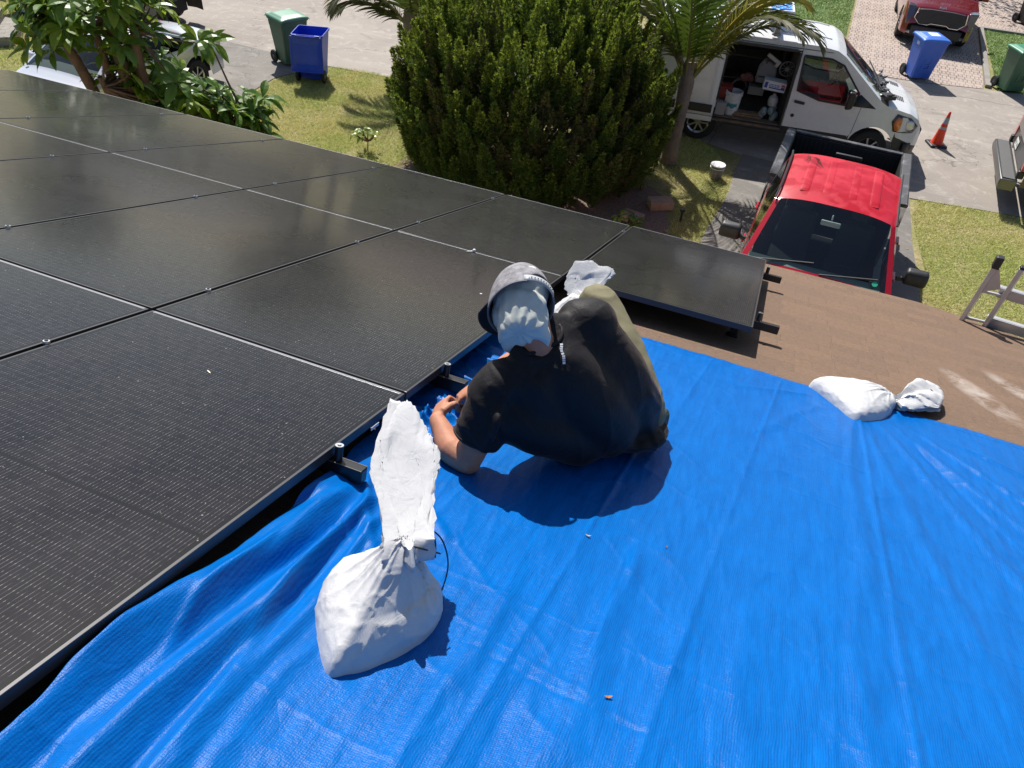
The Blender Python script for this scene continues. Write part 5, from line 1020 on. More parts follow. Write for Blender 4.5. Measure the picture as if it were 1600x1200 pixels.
wd = lambda x: lerpf(x, [(-2.32, .70), (-2.2, .82), (-1.8, .89), (1.7, .89), (2.15, .80), (2.32, .62)]); bl = lambda x: lerpf(x, [(-2.3, .80), (-1.6, .92), (.9, .88), (2.3, .55)])
sed = simple_car('silver_sedan', 'silver sedan parked behind the leafy tree, nose towards the house', 'car', place(-11.42, 5.25, .004, -1.60), m_silver, tp, wd, bl, [round(-2.32+i*.04, 3) for i in range(117)], (1.40, -1.35), .42, (.36, 1.08), (-1.46, -.86), [(-1.15, -.35), (-.28, .75)])
for s_ in (-1, 1):
    mirror(sed, .72, s_*.84, .98, s_, m_silver, .2, .14); q = MB(); q.prism([(-2.31, .78), (-2.02, .84), (-1.98, .93), (-2.22, .95), (-2.30, .90)], 'Y', s_*.70, s_*.885); q.build('tail_light', m_red, sed, bev=.02)
    q = MB(); q.box((2.2, s_*.62, .66), (.18, .3, .14)); q.build('headlight', m_lamp, sed, bev=.03); q = MB(); q.bar((-.35, s_*.895, .82), (-.17, s_*.895, .82), .02, .03); q.bar((.5, s_*.895, .80), (.68, s_*.895, .80), .02, .03); q.build('door_handle', m_silver, sed)
    q = MB(); q.tube([(x, s_*(wd(x)-.02-.42*max(0, tp(x)-.05-bl(x)-.05)-.02), tp(x)-.045) for x in np.linspace(-1.2, .8, 16)], .012, 6); q.build('window_trim', m_chrome, sed)
q = MB(); q.box((-2.30, 0, .45), (.10, 1.35, .26)); q.build('rear_bumper', m_silver, sed, bev=.04)
cabin(sed, -1.1, 1.0, .74, .34, [(.05, 2), (-.75, 1)], .92)
# red SUV: nose to the street
m_crim = pm('crimson_paint', (.22, .008, .018), .2, .35, coat=1)
tp2 = lambda x: lerpf(x, [(-2.35, .9), (-2.25, 1.45), (-2.0, 1.66), (.2, 1.72), (.5, 1.66), (1.22, 1.16), (1.35, 1.13), (2.05, 1.06), (2.22, .98), (2.32, .80), (2.38, .55)])
wd2 = lambda x: lerpf(x, [(-2.35, .85), (-2.1, .95), (1.8, .95), (2.15, .90), (2.38, .74)]); bl2 = lambda x: lerpf(x, [(-2.35, 1.05), (1.1, 1.02), (1.9, .95), (2.38, .5)])
suv = simple_car('red_suv', 'dark red sport utility car facing the street on the block pavers', 'car', place(3.92, 21.55, .006, -1.56), m_crim, tp2, wd2, bl2, [round(-2.36+i*.04, 3) for i in range(119)], (1.45, -1.42), .28, (.5, 1.2), (-2.3, -2.05), [(-2.0, -1.2), (-1.1, -.15), (-.05, .85)], .38, .3, ar=.44)
q = MB(); q.prism([(-.58, .96), (-.64, .72), (-.50, .60), (.50, .60), (.64, .72), (.58, .96), (.3, .985), (-.3, .985)], 'X', 2.28, 2.385); q.build('grille', m_blk, suv, bev=.01)
q = MB(); Pg = [(-.62, .99), (-.66, .74), (-.50, .60), (-.28, .60), (-.20, .645), (.20, .645), (.28, .60), (.50, .60), (.66, .74), (.62, .99)]; q.tube([(2.395-.03*abs(y)**2, y, z) for y, z in Pg], .013, 6); q.build('grille_chrome', m_chrome, suv)
q = MB(); q.box((2.34, 0, .42), (.14, 1.30, .26)); q.build('lower_grille', m_blk, suv, bev=.03)
for s_ in (-1, 1):
    q = MB(); q.prism([(.66, .74), (.68, 1.0), (.90, 1.02), (.86, .74), (.84, .55), (.78, .55)], 'X', 2.02, 2.32, M=Matrix.Scale(s_, 4, (0, 1, 0))); q.build('headlight', pm('lamp_smoke', (.08, .08, .09), .1, coat=1), suv, bev=.02)
    q = MB(); q.bar((2.30, s_*.62, .34), (2.18, s_*.84, .37), .06, .07); q.build('skid_trim', pm('silver_trim', (.6, .6, .6), .35, .5), suv, bev=.015); mirror(suv, .95, s_*.9, 1.14, s_, m_crim, .2, .15)
# badge letters: K, I, A in a single flowing stroke
q = MB(); zb_, xb = 1.012, 2.262; w_l = .012
def lt(pts):
    for a, b_ in zip(pts[:-1], pts[1:]): q.bar((xb-(a[1]-.0)*.6, a[0], zb_+a[1]), (xb-(b_[1])*.6, b_[0], zb_+b_[1]), .016, .012, up=(1, 0, .6))
lt([(-.105, 0), (-.105, .052)]); lt([(-.105, .018), (-.06, .052)]); lt([(-.09, .028), (-.05, 0), (-.015, .052), (-.015, 0)]); lt([(-.015, .0), (.03, .052), (.055, 0)]); lt([(-.0, .016), (.0, .016)]); lt([(.055, 0), (.10, .052)]) if False else None
q.build('badge', m_white, suv, smooth=False); cabin(suv, -1.2, 1.1, .8, .45, [(.1, 2), (-.8, 1)], 1.05)
# dark pickup, only its tail is in view
m_char = pm('charcoal_paint', (.09, .085, .085), .35, .4, coat=.6)
t = thing('dark_pickup_truck', 'charcoal pickup truck backed in at the right edge, wide step bumper', 'pickup truck', place(4.93, 10.38, 0, -.03))
q = MB()
for s_ in (-1, 1):
    V0 = []
    for i in range(41):
        x = .22+2.3*i/40; z_ = arch(x, (1.25,), .46, .5); V0 += [(x, s_*.97, z_), (x, s_*1.0, max(.85, z_+.02)), (x, s_*.985, 1.30), (x, s_*.93, 1.34)]
    q.add(V0, [(i*4+j, (i+1)*4+j, (i+1)*4+j+1, i*4+j+1) for i in range(40) for j in range(3)])
q.build('bed_side', m_char, t); q = MB(); q.prism([(.17, .62), (.13, .72), (.15, .95), (.11, 1.02), (.12, 1.30), (.17, 1.345), (.24, 1.345), (.24, .62)], 'Y', -.80, .80, M=None); q.build('tailgate', m_char, t, bev=.01)
q = MB(); q.prism([(-.10, .40), (-.13, .50), (-.12, .60), (.16, .605), (.16, .40)], 'Y', -1.0, 1.0); q.build('rear_bumper', pm('bumper_steel', (.16, .16, .16), .35, .8), t, bev=.015)
q = MB(); q.box((.01, 0, .612), (.20, 1.9, .012)); q.build('step_pad', pm('step_rubber', (.10, .10, .10), .7, bmp=(120, .5, .003)), t); q = MB(); q.box((.105, .18, .86), (.012, .34, .17)); q.build('plate_frame', m_blk, t)
q = MB(); q.box((.0965, .18, .86), (.004, .305, .152)); pl = q.build('licence_plate', pm('plate_white', (.72, .74, .72), .5), t)
q = MB()
for i, y in enumerate((.06, .10, .14, .22, .26, .30)):
    q.box((.0935, y, .86), (.002, .007, .06)); q.box((.0935, y-.010, .86+(.027 if i % 2 else -.027)), (.002, .02, .007)); q.box((.0935, y-.010, .86), (.002, .018, .006))
q.build('plate_characters', pm('plate_green', (.03, .12, .07), .6), pl, smooth=False)
for s_ in (-1, 1): q = MB(); q.box((.20, s_*.90, 1.02), (.14, .14, .50)); q.build('tail_light', m_red, t, bev=.02); q = MB(); q.box((.16, s_*.90, .70), (.12, .12, .14)); q.build('corner_trim', m_blk, t, bev=.02)
q = MB(); q.box((1.3, 0, .86), (2.3, 1.8, .05)); q.box((2.48, 0, 1.08), (.05, 1.8, .5)); 
for s_ in (-1, 1): q.box((1.35, s_*.9, 1.1), (2.2, .06, .5))
q.build('bed_liner', m_bedp, t)
for s_ in (-1, 1): q = MB(); q.box((1.35, s_*.93, 1.35), (2.3, .12, .03)); q.build('bed_rail', m_blk, t, bev=.01)
for s_ in (-1, 1): wheel(t, 1.25, s_*.84, .39, .26, s_)
q = MB(); q.prism([(2.55, .5), (2.55, 1.3), (2.75, 1.9), (4.2, 1.92), (4.95, 1.3), (6.0, 1.15), (6.1, .5)], 'Y', -.93, .93); q.build('cab', m_char, t, bev=.06)
for s_ in (-1, 1): q = MB(); q.prism([(2.75, 1.32), (2.85, 1.8), (4.15, 1.82), (4.75, 1.32)], 'Y', s_*.932, s_*.937); q.build('side_glass', m_glass2, t)
for s_ in (-1, 1): wheel(t, 5.0, s_*.84, .39, .26, s_)
# taupe car, only a front wheel and sill show at the top left
m_taupe = pm('taupe_paint', (.17, .15, .12), .3, .3, coat=.6)
tau = simple_car('taupe_car', 'taupe car in the shade beyond the tree at the upper left', 'car', place(-15.65, 9.25, 0, 3.22), m_taupe, tp2, wd2, bl2, [round(-2.36+i*.04, 3) for i in range(119)], (1.45, -1.42), .28, (.5, 1.2), (-2.3, -2.05), [(-2.0, -1.2), (-1.1, -.15), (-.05, .85)], .36, .3, ar=.42)
# ================================================================ BINS, CONE, SMALL THINGS
def plastic(name, c, c2): return pm(name, c, .42, col2=c2, vs=2.5, bmp=(120, .2, .002), rvar=.15)
P_green = plastic('green_bin_plastic', (.028, .095, .052), (.04, .12, .07)); P_blue = plastic('blue_bin_plastic', (.025, .10, .50), (.04, .13, .55)); P_blue2 = plastic('deep_blue_plastic', (.006, .045, .50), (.012, .07, .58)); P_dark = plastic('dark_bin_plastic', (.012, .012, .014), (.02, .02, .022)); P_lid = plastic('green_lid', (.035, .20, .11), (.05, .24, .14)); P_lid2 = plastic('pale_green_lid', (.09, .24, .15), (.12, .28, .19))
def bin_(label, M, body, lid=None, open_=False, mark=True, s=1.0):
    t = thing('wheeled_bin', label, 'bin', M @ Matrix.Scale(s, 4), 'wheeled bins put out along the street'); H = .98
    def sec(z):
        f_ = z/H; return (-.30+.05*(1-f_), .27*(.70+.30*f_)+.02*f_, .245+.055*f_)   # back x, front x, half width
    q = MB(); zs = [.06, .10, .5, .80, .801, .93, .931, H]; V = []
    for i, z in enumerate(zs):
        b_, f_, w_ = sec(z); e = .0 if z < .8005 else .022; e = e if z < .9305 else .042; b_ -= e*.4; f_ += e; w_ += e; k = .035
        V += [(b_+k, -w_, z), (f_-k, -w_, z), (f_, -w_+k, z), (f_, w_-k, z), (f_-k, w_, z), (b_+k, w_, z), (b_, w_-k, z), (b_, -w_+k, z)]
    n = 8; F = [(i*n+j, i*n+(j+1) % n, (i+1)*n+(j+1) % n, (i+1)*n+j) for i in range(len(zs)-1) for j in range(n)]
    # inner wall and floor
    for z in (H, .10):
        b_, f_, w_ = sec(z); b_ += .0; f_ -= .0 if z < .5 else -.025; w_ += -.012 if z < .5 else .025; k = .03; V += [(b_+k, -w_, z), (f_-k, -w_, z), (f_, -w_+k, z), (f_, w_-k, z), (f_-k, w_, z), (b_+k, w_, z), (b_, w_-k, z), (b_, -w_+k, z)]
    o = (len(zs)-1)*n
    for d in (0, n): F += [(o+d+j, o+d+(j+1) % n, o+d+n+(j+1) % n, o+d+n+j) for j in range(n)]
    F += [tuple(o+2*n+j for j in range(n)), tuple(reversed(range(n)))]
    q.add(V, F); bo = q.build('bin_body', body, t, bev=.006)
    q = MB()
    for z0_, w_ in ((.40, .16), (.30, .05)): q.box((sec(z0_)[1]+.012, 0, z0_), (.03, w_, .03))
    q.box((sec(.5)[1]+.008, -.08, .42), (.025, .03, .24)); q.box((sec(.5)[1]+.010, .08, .42), (.025, .03, .24)) if mark else None
    q.build('lift_bar', body, bo, bev=.006)
    for s_ in (-1, 1):
        wq = MB(); wq.lathe([(.05, -.03), (.115, -.03), (.13, -.018), (.13, .018), (.115, .03), (.05, .03)], 22, c=(-.27, s_*.285, .13), axis='Y'); w2 = wq.build('wheel', m_tyre, t); hq = MB(); hq.lathe([(0, s_*.02), (.03, s_*.03), (.06, s_*.01)], 16, c=(-.27, s_*.285, .13), axis='Y')
        for i in range(6): a = i*math.pi/3; hq.bar((-.27, s_*.30, .13), (-.27+.1*math.cos(a), s_*.30, .13+.1*math.sin(a)), .018, .012, up=(0, 1, 0))
        hq.build('wheel_hub', pm('hub_grey', (.10, .10, .11), .5), w2)
    q = MB(); q.tube([(-.34, -.24, .96), (-.395, -.22, .975), (-.395, .22, .975), (-.34, .24, .96)], .014, 8); q.build('handle', body, t)
    LM = Matrix.Identity(4)
    if open_: LM = Matrix.Translation((-.375, 0, .985)) @ Matrix.Rotation(R_(-262), 4, 'Y') @ Matrix.Translation((.375, 0, -.985))
    q = MB(); q.grid(lambda u, v: (-.36+.71*u, (v-.5)*.69, .992+.045*(1-abs(2*v-1)**4)*(1-abs(2*u-1)**6)+(.012 if .16 < u < .84 and .14 < v < .86 else 0)-.02*(abs(2*u-1) > .96)-.02*(abs(2*v-1) > .96)), 26, 26, M=LM)
    for y in (-.24, .24): q.tube([LM @ Vector((-.37, y-.05, .985)), LM @ Vector((-.37, y+.05, .985))], .02, 8)
    q.build('lid', lid or body, t, thick=.008, angle=50); return t
b1 = bin_('open blue wheeled bin with its lid hanging down, on the lawn corner', place(-9.06, 8.55, 0, R_(108)), P_blue2, open_=True, s=1.0)
b2 = bin_('green wheeled bin with pale green lid behind the open blue bin', place(-9.98, 9.05, 0, R_(-25)), plastic('mid_green', (.035, .10, .06), (.045, .12, .07)), P_lid2, s=1.02)
q = MB(); q.box((.325, 0, .80), (.003, .10, .018)); q.build('bin_label', m_white, b2, smooth=False)
b3 = bin_('blue wheeled bin with a white sticker on its lid, on the paver edge', place(3.60, 16.40, .006, R_(-68)), P_blue, plastic('bright_blue_lid', (.05, .16, .62), (.06, .19, .66)))
q = MB(); q.box((.0, .02, 1.053), (.26, .24, .004)); q.build('lid_sticker', m_white, b3, smooth=False); q = MB(); q.box((.05, -.318, .86), (.14, .003, .07)); q.build('side_label', pm('label_blue', (.35, .5, .7), .5), b3, smooth=False)
b4 = bin_('green wheeled bin with closed lid beside the right grass patch', place(5.80, 16.75, .004, R_(-66)), P_green, P_lid)
q = MB(); q.box((.313, .06, .72), (.003, .09, .014)); q.box((.31, .03, .68), (.003, .02, .06)); q.build('number_mark', pm('mark_pale', (.4, .45, .42), .6), b4, smooth=False); q = MB(); q.box((.02, -.30, .80), (.12, .003, .07)); q.build('side_label', pm('label_pale', (.5, .6, .6), .5), b4, smooth=False)
b5 = bin_('blue wheeled bin beyond the bush, half hidden by the palm', place(-4.45, 15.0, 0, R_(-70)), P_blue, P_blue)
b6 = bin_('black wheeled bin in the shade at the upper right corner', place(6.95, 23.9, .006, R_(-60)), P_dark, P_dark)
# cone
t = thing('traffic_cone', 'orange traffic cone with two grey bands on a black base', 'traffic cone', place(3.98, 12.06, 0, .35)); q = MB(); q.box((0, 0, .025), (.36, .36, .05), taper=.94); q.build('cone_base', m_blk, t, bev=.015)
cr = lambda z: .118-.098*(z-.05)/.67
q = MB(); q.lathe([(cr(.05)+.01, .05), (cr(.06), .07), (cr(.30), .30), (cr(.31)+.004, .31), (cr(.50), .50), (cr(.69), .69), (cr(.71)*.8, .715), (0, .72)], 28); q.build('cone_body', pm('cone_orange', (.80, .045, .012), .4, col2=(.72, .06, .02), vs=9), t)
for z0_, z1 in ((.32, .41), (.47, .60)): q = MB(); q.lathe([(cr(z0_)+.003, z0_), (cr(z1)+.003, z1)], 28); q.build('reflective_band', pm('band_grey', (.38, .40, .42), .35), t)
# pail on the lawn, post, bricks
bk = bucket(place(-.03, 8.12, .0, .3), 'small white pail standing on the lawn beside the driveway', .26, .13, pm('pail_dirty', (.30, .29, .30), .6, col2=(.12, .11, .11), vs=9), 'pail', m_white)
q = MB(); q.lathe([(0, .262), (.137, .262), (.14, .25)], 24); q.build('pail_lid', m_white, bk)
t = thing('garden_stake', 'short black garden stake light in the lawn beside the bush', 'garden light', place(-.26, 6.10, 0)); q = MB(); q.lathe([(0, 0), (.02, 0), (.018, .20), (0, .20)], 12); q.build('stake', m_blk, t); q = MB(); q.lathe([(0, .20), (.04, .20), (.045, .225), (.03, .25), (0, .255)], 14); q.build('lamp_cap', m_blk, t)
m_brk = pm('old_brick', (.36, .24, .16), .9, col2=(.46, .33, .24), vs=8, bmp=(50, .7, .01))
for (x, y, rz, w_, l_, lab) in [(-.70, 6.45, .5, .26, .42, 'large tan brick block beside the bush, next to bare soil'), (-1.02, 5.75, -.2, .2, .36, 'reddish brick at the edge of the bush nearest the panels')]:
    q = MB(); q.box((0, 0, .07), (l_, w_, .15)); o = q.build('brick', m_brk, None, bev=.012); o.matrix_world = place(x, y, 0, rz); tag(o, lab, 'brick')
q = MB(); q.tube([(0, 0, .01), (.4, .25, .05), (.75, .3, .04), (1.0, .5, .02)], [.008, .007, .006, .003], 6); o = q.build('fallen_twig', pm('twig', (.20, .15, .11), .9)); o.matrix_world = place(-1.2, 6.0, 0, .55); tag(o, 'thin fallen twig on the soil beside the bush', 'twig')
# pale two tiered concrete step at the far left
t = thing('concrete_step', 'low pale concrete step with brick top at the left edge', 'step', place(-17.15, 6.45, 0, R_(38))); q = MB(); q.box((0, 0, .10), (2.6, 1.5, .20)); q.build('lower_tier', m_walk, t, bev=.01); q = MB(); q.box((-.25, .15, .30), (2.3, 1.2, .20)); q.build('upper_tier', m_walk, t, bev=.01); q = MB(); q.box((-.25, .15, .403), (2.1, 1.0, .02)); q.build('brick_top', pm('step_brick', (.32, .20, .16), .9, col2=(.40, .27, .22), vs=6), t)
# ladder on its side along the eave
m_al = pm('ladder_aluminium', (.60, .60, .61), .38, .35, col2=(.50, .50, .51), vs=7); t = thing('ladder', 'aluminium ladder resting on its side along the roof edge', 'ladder', Matrix.Translation(RW(2.76, .40, .0)))
ux = Vector((1, -.10, .0)).normalized()
def lp(a, h, o=0): return Vector((0, 0, h))+ux*a+Vector((0, .0, 0))+Vector((.1, 1, 0)).normalized()*o
for a0, h in ((.16, .05), (.13, .32)):
    q = MB(); A = lp(a0, h); B = lp(2.4, h-.02)
    q.bar(A, B, .014, .085); q.bar(A+Vector((0, .022, .040)), B+Vector((0, .022, .040)), .04, .010); q.bar(A+Vector((0, .022, -.040)), B+Vector((0, .022, -.040)), .04, .010); q.build('rail', m_al, t, smooth=False, bev=.002)
for i, (a0, b0) in enumerate(((0.0, .62), (.17, .66))):
    q = MB(); q.bar(lp(a0, -.02, -.02), lp(a0+.02, b0-.09, -.03), .042, .034); q.build('upright', m_al, t, bev=.004); q = MB()
    if i == 0: q.bar(lp(a0+.018, b0-.10, -.03), lp(a0+.02, b0, -.03), .062, .055); q.build('rubber_cap', m_blk, t, bev=.008)
    else: q.bar(lp(a0+.018, b0-.09, -.03), lp(a0+.02, b0-.07, -.03), .046, .038); q.build('end_plug', m_blk, t, bev=.004)
for h_ in (.30, .04): q = MB(); q.bar(lp(0, h_, -.02), lp(.17, h_+.01, -.02), .02, .02); q.build('hinge_bar', m_al, t, bev=.003)
q = MB(); q.prism([(.02, .30), (.13, .36), (.05, .52), (.02, .50)], 'Y', -.035, -.028); q.build('gusset', m_al, t)
for a in (.75, 1.05, 1.35, 1.65, 1.95): q = MB(); q.bar(lp(a, .07, .03), lp(a, .28, .03), .032, .032); q.build('rung', m_al, t, bev=.004)
# ================================================================ PLANTS
rngp = np.random.default_rng(12)
def fol_mat(name, c1, c2, c3=None, sc_=2.2, rough=.5, trans=.25, spec=.35):
    m, nt, b = _setup(name); co = nd(nt, 'ShaderNodeNewGeometry').outputs['Position']; n1 = noise(nt, co, sc_, 4, .6); n2 = noise(nt, co, sc_*9, 3, .7)
    c = mixc(nt, ramp(nt, n1, .35, .65), c1, c2); c = mixc(nt, mth(nt, 'MULTIPLY', ramp(nt, n2, .5, .8), .6), c, c3 or c2); nt.links.new(c, b.inputs['Base Color']); b.inputs['Roughness'].default_value = rough; b.inputs['Specular IOR Level'].default_value = spec
    if trans:
        out = nt.nodes['Material Output']; tr = nd(nt, 'ShaderNodeBsdfTranslucent'); nt.links.new(mixc(nt, .5, c, (.25, .33, .03)), tr.inputs[0]); mx = nd(nt, 'ShaderNodeMixShader'); mx.inputs[0].default_value = trans
        nt.links.new(b.outputs[0], mx.inputs[1]); nt.links.new(tr.outputs[0], mx.inputs[2]); nt.links.new(mx.outputs[0], out.inputs[0])
    return m
m_bark = pm('grey_bark', (.20, .155, .12), .9, col2=(.11, .085, .065), vs=9, bmp=(28, .9, .02)); m_redbark = pm('brown_bark', (.17, .10, .07), .85, col2=(.085, .055, .04), vs=7, bmp=(24, .8, .02))
# --- big conifer bush of upright spires
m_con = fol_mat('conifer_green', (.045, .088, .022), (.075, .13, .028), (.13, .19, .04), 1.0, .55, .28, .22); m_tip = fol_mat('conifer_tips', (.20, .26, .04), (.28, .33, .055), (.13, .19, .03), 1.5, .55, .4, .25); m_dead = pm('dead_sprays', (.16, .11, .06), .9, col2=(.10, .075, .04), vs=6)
def bush(label, cx, cy, rx, ry, H, n, per, seed, leaf=.042):
    rg = np.random.default_rng(seed); V = []; MI = []
    for k in range(n):
        th = rg.uniform(0, 6.283); u = rg.uniform(0, 1)**.75; ph = math.acos(1-u*1.62); sh = rg.uniform(.78, 1.0)
        nx, ny, nz = math.sin(ph)*math.cos(th), math.sin(ph)*math.sin(th), math.cos(ph)
        px, py, pz = cx+rx*nx*sh, cy+ry*ny*sh, max(rg.uniform(.1, .5), .42*H+.58*H*nz*sh-.35)
        L_ = rg.uniform(.35, 1.0)*(1.2 if nz > .5 else .85)*(1.35 if rg.random() < .08 else 1); R0 = rg.uniform(.05, .145); d = np.array([nx*.42, ny*.42, .95+.25*nz]); d /= np.linalg.norm(d)
        a = np.cross(d, [0, 1, .2]); a /= np.linalg.norm(a); b_ = np.cross(d, a)
        m = int(per*L_*R0/.075); t = rg.uniform(0, 1, m); ang = rg.uniform(0, 6.283, m); r = R0*np.minimum(1, (1-t)*1.9+.08)*(.55+.45*np.minimum(1, t*4))*rg.uniform(.6, 1.1, m)
        base = np.array([px, py, pz])-d*L_*.35; od = np.cos(ang)[:, None]*a+np.sin(ang)[:, None]*b_; P = base+d*(t*L_)[:, None]+od*r[:, None]
        g = od*rg.uniform(.25, .9, (m, 1))+d*rg.uniform(.5, 1.2, (m, 1))+rg.normal(0, .28, (m, 3)); g /= np.linalg.norm(g, axis=1)[:, None]
        s_ = np.cross(g, rg.normal(0, 1, (m, 3))); s_ /= np.linalg.norm(s_, axis=1)[:, None]; l_ = (leaf*rg.uniform(.6, 1.5, m))[:, None]; w_ = l_*.22
        V.append(np.stack([P-s_*w_, P+s_*w_, P+g*l_+s_*w_*.3, P+g*l_-s_*w_*.3], 1)); 
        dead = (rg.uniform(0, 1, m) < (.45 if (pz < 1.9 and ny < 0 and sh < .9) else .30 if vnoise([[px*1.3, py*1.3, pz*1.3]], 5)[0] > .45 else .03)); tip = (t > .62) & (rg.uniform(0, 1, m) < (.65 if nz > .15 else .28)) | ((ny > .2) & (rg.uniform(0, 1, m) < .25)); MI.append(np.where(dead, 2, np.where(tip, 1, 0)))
    V = np.concatenate(V); MI = np.concatenate(MI); t_ = thing('conifer_bush', label, 'bush'); t_.location = (cx, cy, 0); nf = len(V); Vl = V.reshape(-1, 3)-np.array([cx, cy, 0])
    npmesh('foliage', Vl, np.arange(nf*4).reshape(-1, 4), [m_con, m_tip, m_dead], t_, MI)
    q = MB(); r2 = random.Random(seed)
    for i in range(26):
        a = r2.uniform(0, 6.28); f_ = r2.uniform(.3, .8); e = Vector((rx*f_*math.cos(a), ry*f_*math.sin(a), H*(.85-.5*f_))); q.tube([(e.x*.08, e.y*.08, 0), (e.x*.4, e.y*.4, e.z*.45), e*.8+Vector((0, 0, .1)), e], [.05, .035, .02, .008], 6)
    q.build('stems', m_bark, t_); return t_
DENS = .35 if FASTTEST else 1
bush('large dark green conifer bush with upright feathery spires beyond the panels', -3.35, 6.8, 2.42, 2.2, 3.3, int(1250), int(720*DENS), 5)
# --- palms
m_frond = fol_mat('palm_green', (.10, .17, .018), (.055, .115, .016), (.20, .24, .03), 1.5, .35, .3, .5); m_frondy = fol_mat('palm_yellow', (.40, .30, .035), (.22, .22, .03), (.30, .19, .05), 3, .45, .3, .4); m_frondd = fol_mat('palm_olive', (.07, .075, .035), (.13, .12, .06), (.05, .05, .03), 2, .5, .2, .4)
m_ptr = pm('palm_trunk', (.25, .21, .17), .9, col2=(.17, .14, .115), vs=6, bmp=(22, .7, .02)); m_rach = pm('rachis_olive', (.17, .17, .05), .5); m_rachy = pm('rachis_yellow', (.50, .38, .05), .5)
def frond(par, p0, az, el, L_, droop, mat, rmat, ll=.55, seed=0, roll=0, nl=46, wl=.02, hang=.8):
    rg = random.Random(seed); P = []; d = Vector((math.cos(az)*math.cos(el), math.sin(az)*math.cos(el), math.sin(el))); p = Vector(p0); n = 22; e = el
    for i in range(n+1):
        P.append(p.copy()); e -= droop*(i/n)**1.3*1.7/n*2; dd = Vector((math.cos(az)*math.cos(e), math.sin(az)*math.cos(e), math.sin(e))); p = p+dd*L_/n
    q = MB(); q.tube(P, [.028*(1-i/n*.85)*(1.4 if i < 2 else 1) for i in range(n+1)], 8); fr = q.build('frond', rmat, par); q = MB()
    for i in range(nl):
        u = .14+.86*i/nl; k = u*n; j = min(int(k), n-1); c_ = P[j].lerp(P[j+1], k-j); tg_ = (P[j+1]-P[j]).normalized(); side = tg_.cross(Vector((0, 0, 1))); 
        if side.length < .05: side = Vector((-math.sin(az), math.cos(az), 0))
        side.normalize(); up = side.cross(tg_); side = (side*math.cos(roll)+up*math.sin(roll)).normalized()
        l_ = ll*(math.sin(math.pi*min(1, u*.88+.12))**.55)*rg.uniform(.85, 1.1)+.08
        for s_ in (-1, 1):
            dr = (side*s_*(1-.35*u)+tg_*(.45+.75*u)+up*.12+Vector((rg.gauss(0, .05), rg.gauss(0, .05), rg.gauss(0, .05)))).normalized(); pts = []; c2 = c_.copy(); dv = dr
            for m in range(6): pts.append(c2.copy()); c2 = c2+dv*l_/5; dv = (dv+Vector((0, 0, -1))*hang*(.10+.07*m)*rg.uniform(.7, 1.2)).normalized()
            wv = [wl*x for x in (.5, 1, .95, .75, .45, .05)]; nv = dr.cross(up).normalized() if dr.cross(up).length > .01 else side
            nv = (tg_*.8+up*.5-dr*(tg_*.8+up*.5).dot(dr)).normalized(); vs = []
            for a, w_ in zip(pts, wv): vs += [a-nv*w_, a+nv*w_]
            q.add(vs, [(2*m, 2*m+1, 2*m+3, 2*m+2) for m in range(5)])
    q.build('leaflets', mat, fr, fix=False, angle=180); return fr
def palm(label, M, pts, rs, fr):
    t = thing('palm_tree', label, 'palm tree', M); q = MB(); n = len(pts); Q = []; R = []
    for i in range(n-1):
        for k in range(8): u = k/8; Q.append(Vector(pts[i]).lerp(Vector(pts[i+1]), u)); R.append((rs[i]*(1-u)+rs[i+1]*u)*(1+.035*((k % 2)*2-1)))
    Q.append(Vector(pts[-1])); R.append(rs[-1]); q.tube(Q, R, 18); q.build('trunk', m_ptr, t)
    for i, a in enumerate(fr): frond(t, *a[0:5], a[5], a[6], *(a[7:] if len(a) > 7 else ()), seed=i*7+1)
    return t
top_ = Vector((.02, .03, 1.75))
def fb(az, r=.07, z=1.6): return (.02+r*math.cos(az), .03+r*math.sin(az), z)
F_ = []
for az, el, L_, dr, mat, rm, ll in [(R_(200), R_(72), 2.6, .95, m_frond, m_rach, .6), (R_(215), R_(58), 2.5, 1.35, m_frondd, m_rach, .58), (R_(185), R_(66), 2.6, 1.1, m_frond, m_rach, .6), (R_(0), R_(56), 2.6, 1.35, m_frondd, m_rach, .6), (R_(35), R_(60), 2.6, 1.2, m_frondy, m_rachy, .6), (R_(250), R_(80), 2.7, .7, m_frond, m_rach, .62), (R_(300), R_(86), 2.8, .5, m_frond, m_rach, .6), (R_(170), R_(60), 2.4, 1.3, m_frondd, m_rach, .55), (R_(20), R_(66), 2.7, 1.05, m_frondy, m_rachy, .62), (R_(-20), R_(64), 2.5, 1.3, m_frondd, m_rach, .6), (R_(60), R_(58), 2.6, 1.25, m_frondd, m_rach, .55),
    (R_(110), R_(66), 2.6, 1.1, m_frond, m_rach, .55), (R_(5), R_(76), 2.7, .85, m_frondy, m_rachy, .6), (R_(135), R_(50), 2.3, 1.5, m_frondd, m_rach, .5)]:
    F_.append((fb(az), az, el, L_, dr, mat, rm, ll))
palm('young palm with green and yellow fronds between the bush and the van', place(-.98, 8.30, 0), [(0, 0, 0), (.0, .0, .5), (.02, .02, 1.1), (.02, .03, 1.5), (.02, .03, 1.9)], [.17, .14, .125, .14, .10], F_)
F_ = []
for az, el, L_, dr, mat in [(R_(185), R_(28), 1.7, 1.0, m_frondd), (R_(200), R_(45), 1.9, 1.5, m_frondd), (R_(225), R_(50), 2.0, 1.5, m_frondd), (R_(-10), R_(32), 1.7, 1.1, m_frondd), (R_(150), R_(60), 2.2, 1.3, m_frond), (R_(20), R_(55), 2.2, 1.5, m_frondd), (R_(-30), R_(62), 2.2, 1.5, m_frondd), (R_(70), R_(66), 2.3, 1.0, m_frond), (R_(280), R_(80), 2.4, .8, m_frond), (R_(350), R_(70), 2.2, 1.2, m_frondd)]:
    F_.append((fb(az, .09, 1.30), az, el, L_, dr, mat, m_rach, .66))
